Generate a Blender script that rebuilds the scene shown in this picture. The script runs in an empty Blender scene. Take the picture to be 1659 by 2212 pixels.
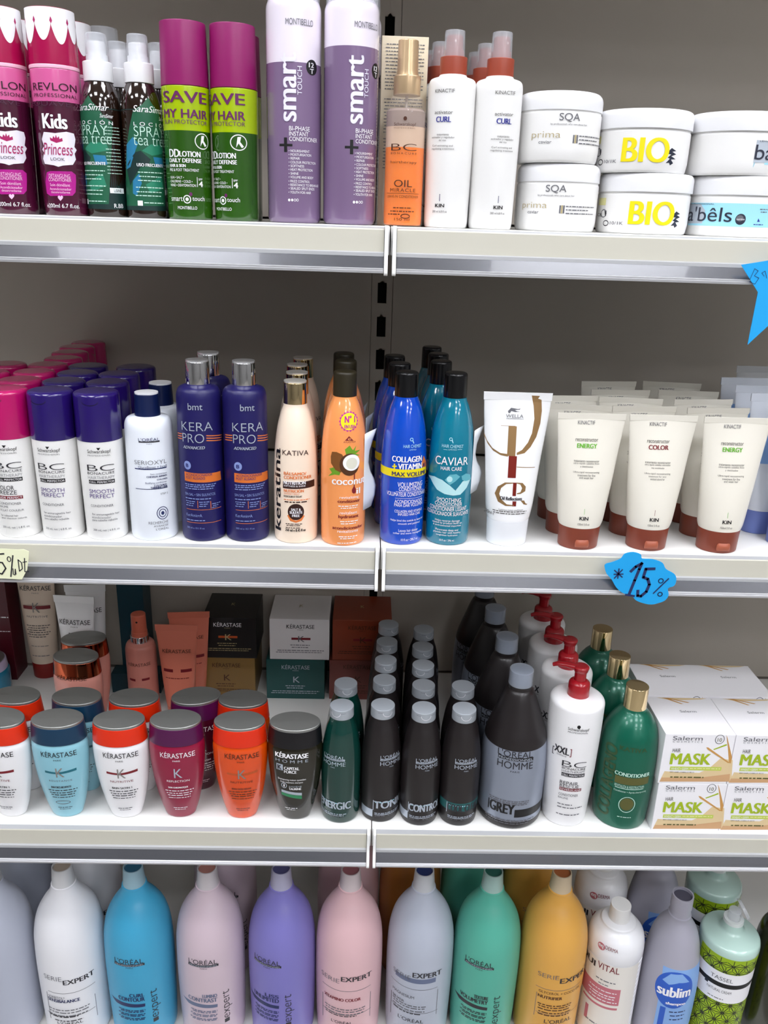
import bpy, bmesh, math, random
from mathutils import Matrix, Vector
SC = bpy.context.scene
COL = SC.collection
# ------------------------------------------------------------------ camera
Z1, Z2, Z3, Z4 = 1.36, 1.01, 0.61, 0.19          # heights of the four shelf tops
pitch, yaw, roll = 0.344643863, 0.027275253, 0.0326325847
cd = bpy.data.cameras.new('camera'); cam = bpy.data.objects.new('camera', cd); COL.objects.link(cam)
cp, sp, cy, sy, cr, sr = math.cos(pitch), math.sin(pitch), math.cos(yaw), math.sin(yaw), math.cos(roll), math.sin(roll)
fw = Vector((sy*cp, cy*cp, -sp)); rt = Vector((cy, -sy, 0)); up = rt.cross(fw)
r2 = rt*cr + up*sr; u2 = -rt*sr + up*cr
cam.matrix_world = Matrix(((r2.x, u2.x, -fw.x, -0.0214646), (r2.y, u2.y, -fw.y, -0.883033), (r2.z, u2.z, -fw.z, Z1+0.0105828), (0, 0, 0, 1)))
cd.sensor_fit = 'VERTICAL'; cd.sensor_height = 36.0; cd.lens = 1785.84/2212*36.0; cd.clip_start = 0.02
SC.camera = cam
# ------------------------------------------------------------------ light and exposure
LIGHT = 16.5                                      # radiance of the ceiling light panels
PANELS = [(x, -0.62) for x in (-1.95, -0.65, 0.65, 1.95)] + [(x, -1.8) for x in (-1.95, -0.65, 0.65, 1.95)] + [(x, y) for y in (-3.0, -4.1) for x in (0.65, 2.4)]
CEIL = 2.85
wd = bpy.data.worlds.new('world'); SC.world = wd; wd.use_nodes = True
wd.node_tree.nodes['Background'].inputs[0].default_value = (0.9, 0.95, 1, 1)
wd.node_tree.nodes['Background'].inputs[1].default_value = 0.05
SC.view_settings.view_transform = 'Standard'; SC.view_settings.look = 'None'
SC.view_settings.exposure = 0.0; SC.view_settings.gamma = 1.0; SC.view_settings.use_curve_mapping = False
# ------------------------------------------------------------------ materials
def lin(h):
    h = h.lstrip('#'); c = [int(h[i:i+2], 16)/255 for i in (0, 2, 4)]
    return [x/12.92 if x <= .04045 else ((x+.055)/1.055)**2.4 for x in c] + [1]
MATS = {}
def mat(name, hexc, rough=.4, metal=0, alpha=1, trans=0, coat=0, emit=0, noise=0, scale=20, sss=0):
    if name in MATS: return MATS[name]
    m = bpy.data.materials.new(name); m.use_nodes = True; nt = m.node_tree; b = nt.nodes['Principled BSDF']
    c = lin(hexc); b.inputs['Base Color'].default_value = c
    b.inputs['Roughness'].default_value = rough; b.inputs['Metallic'].default_value = metal
    b.inputs['Alpha'].default_value = alpha; b.inputs['Transmission Weight'].default_value = trans
    b.inputs['Coat Weight'].default_value = coat; b.inputs['Coat Roughness'].default_value = .03
    if emit: b.inputs['Emission Color'].default_value = c; b.inputs['Emission Strength'].default_value = emit
    if noise:
        tc = nt.nodes.new('ShaderNodeTexCoord'); n = nt.nodes.new('ShaderNodeTexNoise'); n.inputs['Scale'].default_value = scale
        n.inputs['Detail'].default_value = 4; mx = nt.nodes.new('ShaderNodeMixRGB'); mx.blend_type = 'MULTIPLY'
        mx.inputs[1].default_value = c; rmp = nt.nodes.new('ShaderNodeValToRGB')
        rmp.color_ramp.elements[0].color = (1-noise, 1-noise, 1-noise, 1); rmp.color_ramp.elements[1].color = (1, 1, 1, 1)
        nt.links.new(tc.outputs['Object'], n.inputs['Vector']); nt.links.new(n.outputs['Fac'], rmp.inputs[0])
        nt.links.new(rmp.outputs[0], mx.inputs[2]); mx.inputs[0].default_value = 1; nt.links.new(mx.outputs[0], b.inputs['Base Color'])
    MATS[name] = m; return m
PALETTE = dict(kp='#2a0d1c', kq='#4a1838', w='#f4f3f6', pl='#ece6f2', cr='#a8125c', mg='#b4128c', pk='#f3c3e3', lf='#14583c', bl='#2478a0', dg='#0a2a28', gt='#248062',
    mt='#c4e8d8', W2='#eef6f8', pu='#641858', gr='#66666c', lv='#e6e3f4', br='#4a2410', dg2='#55524f', nb='#232a8c', nv='#1e2a5c', go='#b5a578', ye='#f0dc00', nk='#252a3a',
    yp='#e6e2a0', sk='#9fdcf0', lg='#b4bdc8', cy='#5cc4dc', dk='#2b2a30', vi='#5b4a85', dr='#7a1420', si='#aab4c2', sb='#8494cc', ob='#d9702a', db='#33150f', co='#f2a066',
    gn='#6a9a20', cb='#7a4a1c', cd='#4f2b10', cw='#dedccb', ab='#a8dcea', ra='#b8e2e6', lm='#62b024', kk='#8a8580', te='#176a7a', od='#c0501c', gd='#2f8a5a', td='#1d5a5a',
    sv='#aeb6c4', ol='#5a5a2a', ol2='#2c4c2a', tn='#e0c79a', td2='#d0a478', mk='#a4ba1c', ml='#c2d258', wh='#c89450', gb='#66708c', pk2='#c4707c', sk2='#86aee4', sb2='#2b5cc0', k='#0c0c0e', or_='#e07a3a', in_='#20206a', rb_='#5fb0be')
PALETTE['or'] = PALETTE['or_']; PALETTE['in'] = PALETTE['in_']; PALETTE['rb'] = PALETTE['rb_']
def ink(c):
    if c == 'cg': return mat('ink_gold_foil', '#a88458', .3, .5)
    if c == 'cr2': return mat('ink_red_foil', '#8a2a20', .3, .4)
    if c == 'si': return mat('ink_silver', '#b9c2cf', .35, .3)
    return mat('ink_'+c, PALETTE[c], .45)
# ------------------------------------------------------------------ mesh building
class MB:
    def __init__(s): s.v = []; s.f = []; s.m = []
    def loft(s, rings, seg=48, caps=(1, 1), off=(0, 0, 0)):
        b = len(s.v)
        for rg in rings:
            z, rx, ry = rg[:3]; n = rg[3] if len(rg) > 3 else 2
            for i in range(seg):
                a = 2*math.pi*i/seg; c, d = math.sin(a), -math.cos(a)
                if n != 2: c = math.copysign(abs(c)**(2/n), c); d = math.copysign(abs(d)**(2/n), d)
                s.v.append((off[0]+rx*c, off[1]+ry*d, off[2]+z))
        for k in range(len(rings)-1):
            mi = rings[k][4] if len(rings[k]) > 4 else 0
            for i in range(seg):
                j = (i+1) % seg
                s.f.append((b+k*seg+i, b+k*seg+j, b+(k+1)*seg+j, b+(k+1)*seg+i)); s.m.append(mi)
        if caps[0]: s.f.append(tuple(b+i for i in reversed(range(seg)))); s.m.append(rings[0][4] if len(rings[0]) > 4 else 0)
        if caps[1]: s.f.append(tuple(b+(len(rings)-1)*seg+i for i in range(seg))); s.m.append(rings[-1][4] if len(rings[-1]) > 4 else 0)
        return s
    def box(s, x0, x1, y0, y1, z0, z1, mi=0, top=None):
        b = len(s.v); t = top or (x0, x1, y0, y1)
        s.v += [(x0, y0, z0), (x1, y0, z0), (x1, y1, z0), (x0, y1, z0), (t[0], t[2], z1), (t[1], t[2], z1), (t[1], t[3], z1), (t[0], t[3], z1)]
        s.f += [tuple(b+i for i in q) for q in ((3, 2, 1, 0), (4, 5, 6, 7), (0, 1, 5, 4), (1, 2, 6, 5), (2, 3, 7, 6), (3, 0, 4, 7))]; s.m += [mi]*6
        return s
    def prism(s, poly, y0, y1, mi=0):               # polygon in x,z (counter-clockwise seen from -y)
        b = len(s.v); n = len(poly)
        s.v += [(x, y0, z) for x, z in poly] + [(x, y1, z) for x, z in poly]
        s.f += [tuple(b+i for i in range(n)), tuple(b+n+i for i in reversed(range(n)))] + [(b+i, b+n+i, b+n+(i+1) % n, b+(i+1) % n) for i in range(n)]
        s.m += [mi]*(n+2); return s
    def extrude_x(s, prof, x0, x1):                 # open or closed profile of (y,z,mi)
        b = len(s.v); n = len(prof)
        s.v += [(x0, p[0], p[1]) for p in prof] + [(x1, p[0], p[1]) for p in prof]
        for i in range(n):
            j = (i+1) % n; s.f.append((b+i, b+j, b+n+j, b+n+i)); s.m.append(prof[i][2])
        s.f += [tuple(b+i for i in reversed(range(n))), tuple(b+n+i for i in range(n))]; s.m += [0, 0]
        return s
    def tube(s, path, rad, seg=14, sq=1):
        b = len(s.v); n = len(path)
        for k in range(n):
            p = Vector(path[k]); t = (Vector(path[min(k+1, n-1)])-Vector(path[max(k-1, 0)])).normalized()
            a = t.cross(Vector((0, 0, 1)));
            if a.length < 1e-4: a = Vector((1, 0, 0))
            a.normalize(); c = a.cross(t); r = rad[k] if isinstance(rad, (list, tuple)) else rad
            for i in range(seg):
                q = 2*math.pi*i/seg; s.v.append(tuple(p + a*(r*math.cos(q)) + c*(r*sq*math.sin(q))))
        for k in range(n-1):
            for i in range(seg):
                j = (i+1) % seg; s.f.append((b+k*seg+i, b+k*seg+j, b+(k+1)*seg+j, b+(k+1)*seg+i)); s.m.append(0)
        s.f += [tuple(b+i for i in reversed(range(seg))), tuple(b+(n-1)*seg+i for i in range(seg))]; s.m += [0, 0]
        return s
    def build(s, name, mats, parent=None, smooth=32, bevel=0, label=None, fixn=True):
        me = bpy.data.meshes.new(name); me.from_pydata(s.v, [], s.f)
        for m in (mats if isinstance(mats, (list, tuple)) else [mats]): me.materials.append(m)
        me.polygons.foreach_set('material_index', s.m)
        bm = bmesh.new(); bm.from_mesh(me)
        if bevel: bmesh.ops.bevel(bm, geom=bm.edges[:], offset=bevel, segments=2, affect='EDGES', profile=.6)
        if fixn: bmesh.ops.recalc_face_normals(bm, faces=bm.faces[:])
        bm.to_mesh(me); bm.free()
        if smooth: me.shade_smooth(); me.set_sharp_from_angle(angle=math.radians(smooth))
        o = bpy.data.objects.new(name, me); COL.objects.link(o)
        if parent: o.parent = parent
        if label: o['label'] = label
        return o
def fillet(pts):                                    # [(r,z,fillet)] -> [(r,z)]
    out = []
    for i, p in enumerate(pts):
        f = p[2] if len(p) > 2 else 0
        if not f or i in (0, len(pts)-1): out.append((p[0], p[1])); continue
        P = Vector(p[:2]); A = Vector(pts[i-1][:2])-P; B = Vector(pts[i+1][:2])-P
        a = P + A.normalized()*min(f, A.length*.49); b = P + B.normalized()*min(f, B.length*.49)
        for t in (0, .2, .4, .6, .8, 1): q = a*(1-t)**2 + P*(2*t*(1-t)) + b*t*t; out.append((q.x, q.y))
    return out
def spline(pts, n=5):
    out = []
    for i in range(len(pts)-1):
        p0, p1, p2, p3 = pts[max(i-1, 0)], pts[i], pts[i+1], pts[min(i+2, len(pts)-1)]
        for k in range(n):
            t = k/n; out.append(tuple(.5*(2*b+(c-a)*t+(2*a-5*b+4*c-d)*t*t+(3*b-a-3*c+d)*t**3) for a, b, c, d in zip(p0[:2], p1[:2], p2[:2], p3[:2])))
    return out + [tuple(pts[-1][:2])]
def rings(prof, asp=1, n=2, bands=()):              # mm profile (r,z) -> rings in m; bands = [(z, material index from here up)]
    prof = [(r, z) for r, z in prof]
    for bz, _ in bands:
        for i in range(len(prof)-1):
            if prof[i][1] < bz-1e-6 and prof[i+1][1] > bz+1e-6:
                t = (bz-prof[i][1])/(prof[i+1][1]-prof[i][1]); prof.insert(i+1, (prof[i][0]+(prof[i+1][0]-prof[i][0])*t, bz)); break
    out = []
    for r, z in prof:
        mi = 0
        for bz, m in bands:
            if z >= bz-1e-6: mi = m
        out.append((z/1000, r/1000, r*asp/1000, n, mi))
    return out
def cyl(r0, z0, r1, z1, f=.6):                      # plain capped turning with softened edges, mm
    return [(z/1000, r/1000, r/1000) for r, z in fillet([(0.01, z0), (r0, z0, f), (r1, z1, f), (0.01, z1)])]
class Surf:                                         # maps label coordinates (u along the surface, v up) onto a lofted body
    def __init__(s, rg): s.r = sorted({round(q[0], 6): q for q in rg}.values()); s.c = {}
    def at(s, v):
        r = s.r
        if v <= r[0][0]: return r[0][1:4]
        for i in range(len(r)-1):
            if v <= r[i+1][0]:
                t = (v-r[i][0])/max(1e-9, r[i+1][0]-r[i][0]); a, b = r[i], r[i+1]
                return (a[1]+(b[1]-a[1])*t, a[2]+(b[2]-a[2])*t, (a[3] if len(a) > 3 else 2))
        return r[-1][1:4]
    def tab(s, rx, ry, n):
        k = (round(rx, 5), round(ry, 5), n)
        if k not in s.c:
            pts = []; L = 0
            for i in range(181):
                a = math.pi*i/180; c, d = math.sin(a), -math.cos(a)
                if n != 2: c = math.copysign(abs(c)**(2/n), c); d = math.copysign(abs(d)**(2/n), d)
                p = (k[0]*c, k[1]*d)
                if pts: L += math.hypot(p[0]-pts[-1][1], p[1]-pts[-1][2])
                pts.append((L, p[0], p[1]))
            s.c[k] = pts
        return s.c[k]
    def __call__(s, u, v, off):
        q = s.at(v); rx, ry = q[0], q[1]; n = q[2] if len(q) > 2 else 2
        T = s.tab(rx, ry, n); a = abs(u); lo, hi = 0, 180
        while hi-lo > 1:
            m = (lo+hi)//2
            if T[m][0] <= a: lo = m
            else: hi = m
        t = min(1, (a-T[lo][0])/max(1e-9, T[hi][0]-T[lo][0]))
        x = T[lo][1]+(T[hi][1]-T[lo][1])*t; y = T[lo][2]+(T[hi][2]-T[lo][2])*t
        nx, ny = x/max(rx*rx, 1e-9), y/max(ry*ry, 1e-9); l = math.hypot(nx, ny) or 1
        return (math.copysign(x+nx/l*off, u if u else 1) if abs(u) > 1e-9 else 0, y+ny/l*off, v)
class FlatX(Surf):                                  # u is the plain x coordinate (labels on tubes)
    def __call__(s, u, v, off):
        q = s.at(v); rx, ry = q[0], q[1]; t = max(-.999, min(.999, u/rx))
        return (u, -ry*math.sqrt(1-t*t)-off, v)
class Plane:
    def __init__(s, y): s.y = y
    def __call__(s, u, v, off): return (u, s.y-off, v)
# ------------------------------------------------------------------ lettering
GLY = {}
WIDE = {'PROFESSIONAL', 'LOCIÓN', 'BONACURE', 'HAIRTHERAPY', 'COSMETICS', 'HOMME', 'SERIE', 'EXPERT', 'MIRACLE', 'NUTRITIVE', 'REFLECTION', 'RÉSISTANCE', 'LOOK', 'PARIS', 'KIN', 'LIMITED'}     # words set with wide letter spacing
def glyphs(st, fl, asp, big=False):
    key = (st, fl, round(asp, 1), big)
    if key in GLY: return GLY[key]
    def make(spc):
        cu = bpy.data.curves.new('t', 'FONT'); cu.body = st; cu.size = 1; cu.resolution_u = 6 if big else 3; cu.space_character = spc; cu.offset = -.012 if 't' in fl else 0
        if 'i' in fl: cu.shear = .25
        ob = bpy.data.objects.new('t', cu); me = bpy.data.meshes.new_from_object(ob)
        V = [tuple(v.co[:2]) for v in me.vertices]; F = [tuple(p.vertices) for p in me.polygons]
        bpy.data.objects.remove(ob); bpy.data.curves.remove(cu); bpy.data.meshes.remove(me)
        return V, F
    V, F = make(1)
    if not V: GLY[key] = ([], []); return GLY[key]
    def bb(V): xs = [p[0] for p in V]; ys = [p[1] for p in V]; return min(xs), max(xs), min(ys), max(ys)
    b = bb(V); a0 = (b[1]-b[0])/max(1e-6, b[3]-b[2])
    if asp > a0*1.15 and st in WIDE:
        V, F = make(min(2.2, 1+(asp/a0/1.25-1)*1.1)); b = bb(V)
    V = [((x-b[0])/(b[1]-b[0])-.5, (y-b[2])/(b[3]-b[2])-.5) for x, y in V]
    GLY[key] = (V, F); return GLY[key]
def stroke(pts, w):
    out = []
    for a, b in zip(pts, pts[1:]):
        d = Vector((b[0]-a[0], b[1]-a[1])); l = d.length or 1; d /= l; n = Vector((-d.y, d.x))*w/2; e = d*w*.3
        out.append([(a[0]-n.x-e.x, a[1]-n.y-e.y), (b[0]-n.x+e.x, b[1]-n.y+e.y), (b[0]+n.x+e.x, b[1]+n.y+e.y), (a[0]+n.x-e.x, a[1]+n.y-e.y)])
    return out
def ell(u, v, ru, rv, n=44): return [(u+ru*math.cos(2*math.pi*i/n), v+rv*math.sin(2*math.pi*i/n)) for i in range(n)]
def lettering(items, surf, parent, name='lettering', curved=True, tall=False, step=2.0, base=.15):
    cols = []; bm = bmesh.new(); rnd = random.Random(7)
    def ci(c):
        if c not in cols: cols.append(c)
        return cols.index(c)
    def poly(P, c, ly):
        A = sum(P[i][0]*P[(i+1) % len(P)][1]-P[(i+1) % len(P)][0]*P[i][1] for i in range(len(P)))
        if A < 0: P = P[::-1]
        f = bm.faces.new([bm.verts.new((x, y, ly)) for x, y in P]); f.material_index = ci(c); f.normal_update()
    def ring(u, v, ru, rv, c, ly, w=.8):
        A, B = ell(u, v, ru, rv), ell(u, v, max(.1, ru-w), max(.1, rv-w))
        for i in range(len(A)): j = (i+1) % len(A); poly([A[i], A[j], B[j], B[i]], c, ly)
    for it in items:
        k = it[0]
        if k == 'R': _, a, b, c, d, col, ly = it; poly([(a, b), (c, b), (c, d), (a, d)], col, ly)
        elif k == 'P': poly(list(it[1]), it[2], it[3])
        elif k == 'D': poly(ell(it[1], it[2], it[3], it[4]), it[5], it[6])
        elif k == 'O': ring(it[1], it[2], it[3], it[4], it[5], it[6], min(.9, it[3]*.35))
        elif k == 'S':
            for P in stroke(it[1], it[2]): poly(P, it[3], 3)
        elif k == 'G':
            _, u, v, r = it; poly([(u+r*(1+.07*math.cos(18*t))*math.cos(t), v+r*(1+.07*math.cos(18*t))*math.sin(t)) for t in [2*math.pi*i/108 for i in range(108)]], 'mg', 0); poly(ell(u, v, r*.88, r*.88), 'ye', 1)
        elif k == '-':
            _, a, b, v, h, col = it; x = a
            while x < b-.2:
                w = min(b-x, h*rnd.uniform(.9, 3.6)); poly([(x, v-h*.3), (x+w, v-h*.3), (x+w, v+h*.3), (x, v+h*.3)], col, 5); x += w+h*.5
        elif k == 'T':
            _, st, u, v, w, h, col, fl = it
            if w <= 0: continue
            r = 'r' in fl; V, F = glyphs(st, fl.replace('r', ''), (h/w if r else w/h), max(w, h) > 14); m = ci(col)
            bd = (w if r else h)*.045 if 'b' in fl else 0
            for sh, ly in (((-bd, 6), (bd, 6.3), (0, 6.6)) if bd else ((0, 6),)):
                vs = [bm.verts.new((u-y*w, v+x*h+sh, ly) if r else (u+x*w+sh, v+y*h, ly)) for x, y in V]
                for q in F:
                    try: f = bm.faces.new([vs[i] for i in q]); f.material_index = m
                    except ValueError: pass
    bmesh.ops.triangulate(bm, faces=[f for f in bm.faces if len(f.verts) > 4])
    if curved:
        xs = [v.co.x for v in bm.verts]; x = math.ceil(min(xs)/step)*step
        while x < max(xs):
            bmesh.ops.bisect_plane(bm, geom=bm.verts[:]+bm.edges[:]+bm.faces[:], plane_co=(x, 0, 0), plane_no=(1, 0, 0)); x += step
    if tall:
        ys = [v.co.y for v in bm.verts]; y = math.ceil(min(ys)/4)*4
        while y < max(ys):
            bmesh.ops.bisect_plane(bm, geom=bm.verts[:]+bm.edges[:]+bm.faces[:], plane_co=(0, y, 0), plane_no=(0, 1, 0)); y += 4
    for v in bm.verts: v.co = surf(v.co.x/1000, v.co.y/1000, (base+.06*v.co.z)/1000)
    me = bpy.data.meshes.new(name); bm.to_mesh(me); bm.free()
    for c in cols: me.materials.append(ink(c))
    o = bpy.data.objects.new(name, me); COL.objects.link(o); o.parent = parent; return o
# ------------------------------------------------------------------ things
def thing(name, cat, x=0, y=0, z=0, rot=0, label=None, group=None):
    o = bpy.data.objects.new(name, None); COL.objects.link(o); o.empty_display_size = .02
    o['category'] = cat; o.location = (x, y, z); o.rotation_euler = (0, 0, rot)
    if label: o['label'] = label
    if group: o['group'] = group
    return o
def copy_tree(o, parent=None):
    c = o.copy(); COL.objects.link(c)
    if parent: c.parent = parent
    for ch in list(o.children): copy_tree(ch, c)
    return c
USED = set()
def put(o, x, y, z, rot, label, group=None):
    if o.name in USED: o = copy_tree(o)
    USED.add(o.name)
    o.location = (x, y, z); o.rotation_euler = (0, 0, math.radians(rot)); o['label'] = label
    if group: o['group'] = group
    return o
def tag(o, label, cat, group=None):
    o['label'] = label; o['category'] = cat
    if group: o['group'] = group
    return o
ORD = ['front', 'second', 'third', 'fourth', 'fifth', 'sixth', 'seventh', 'last']
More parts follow.
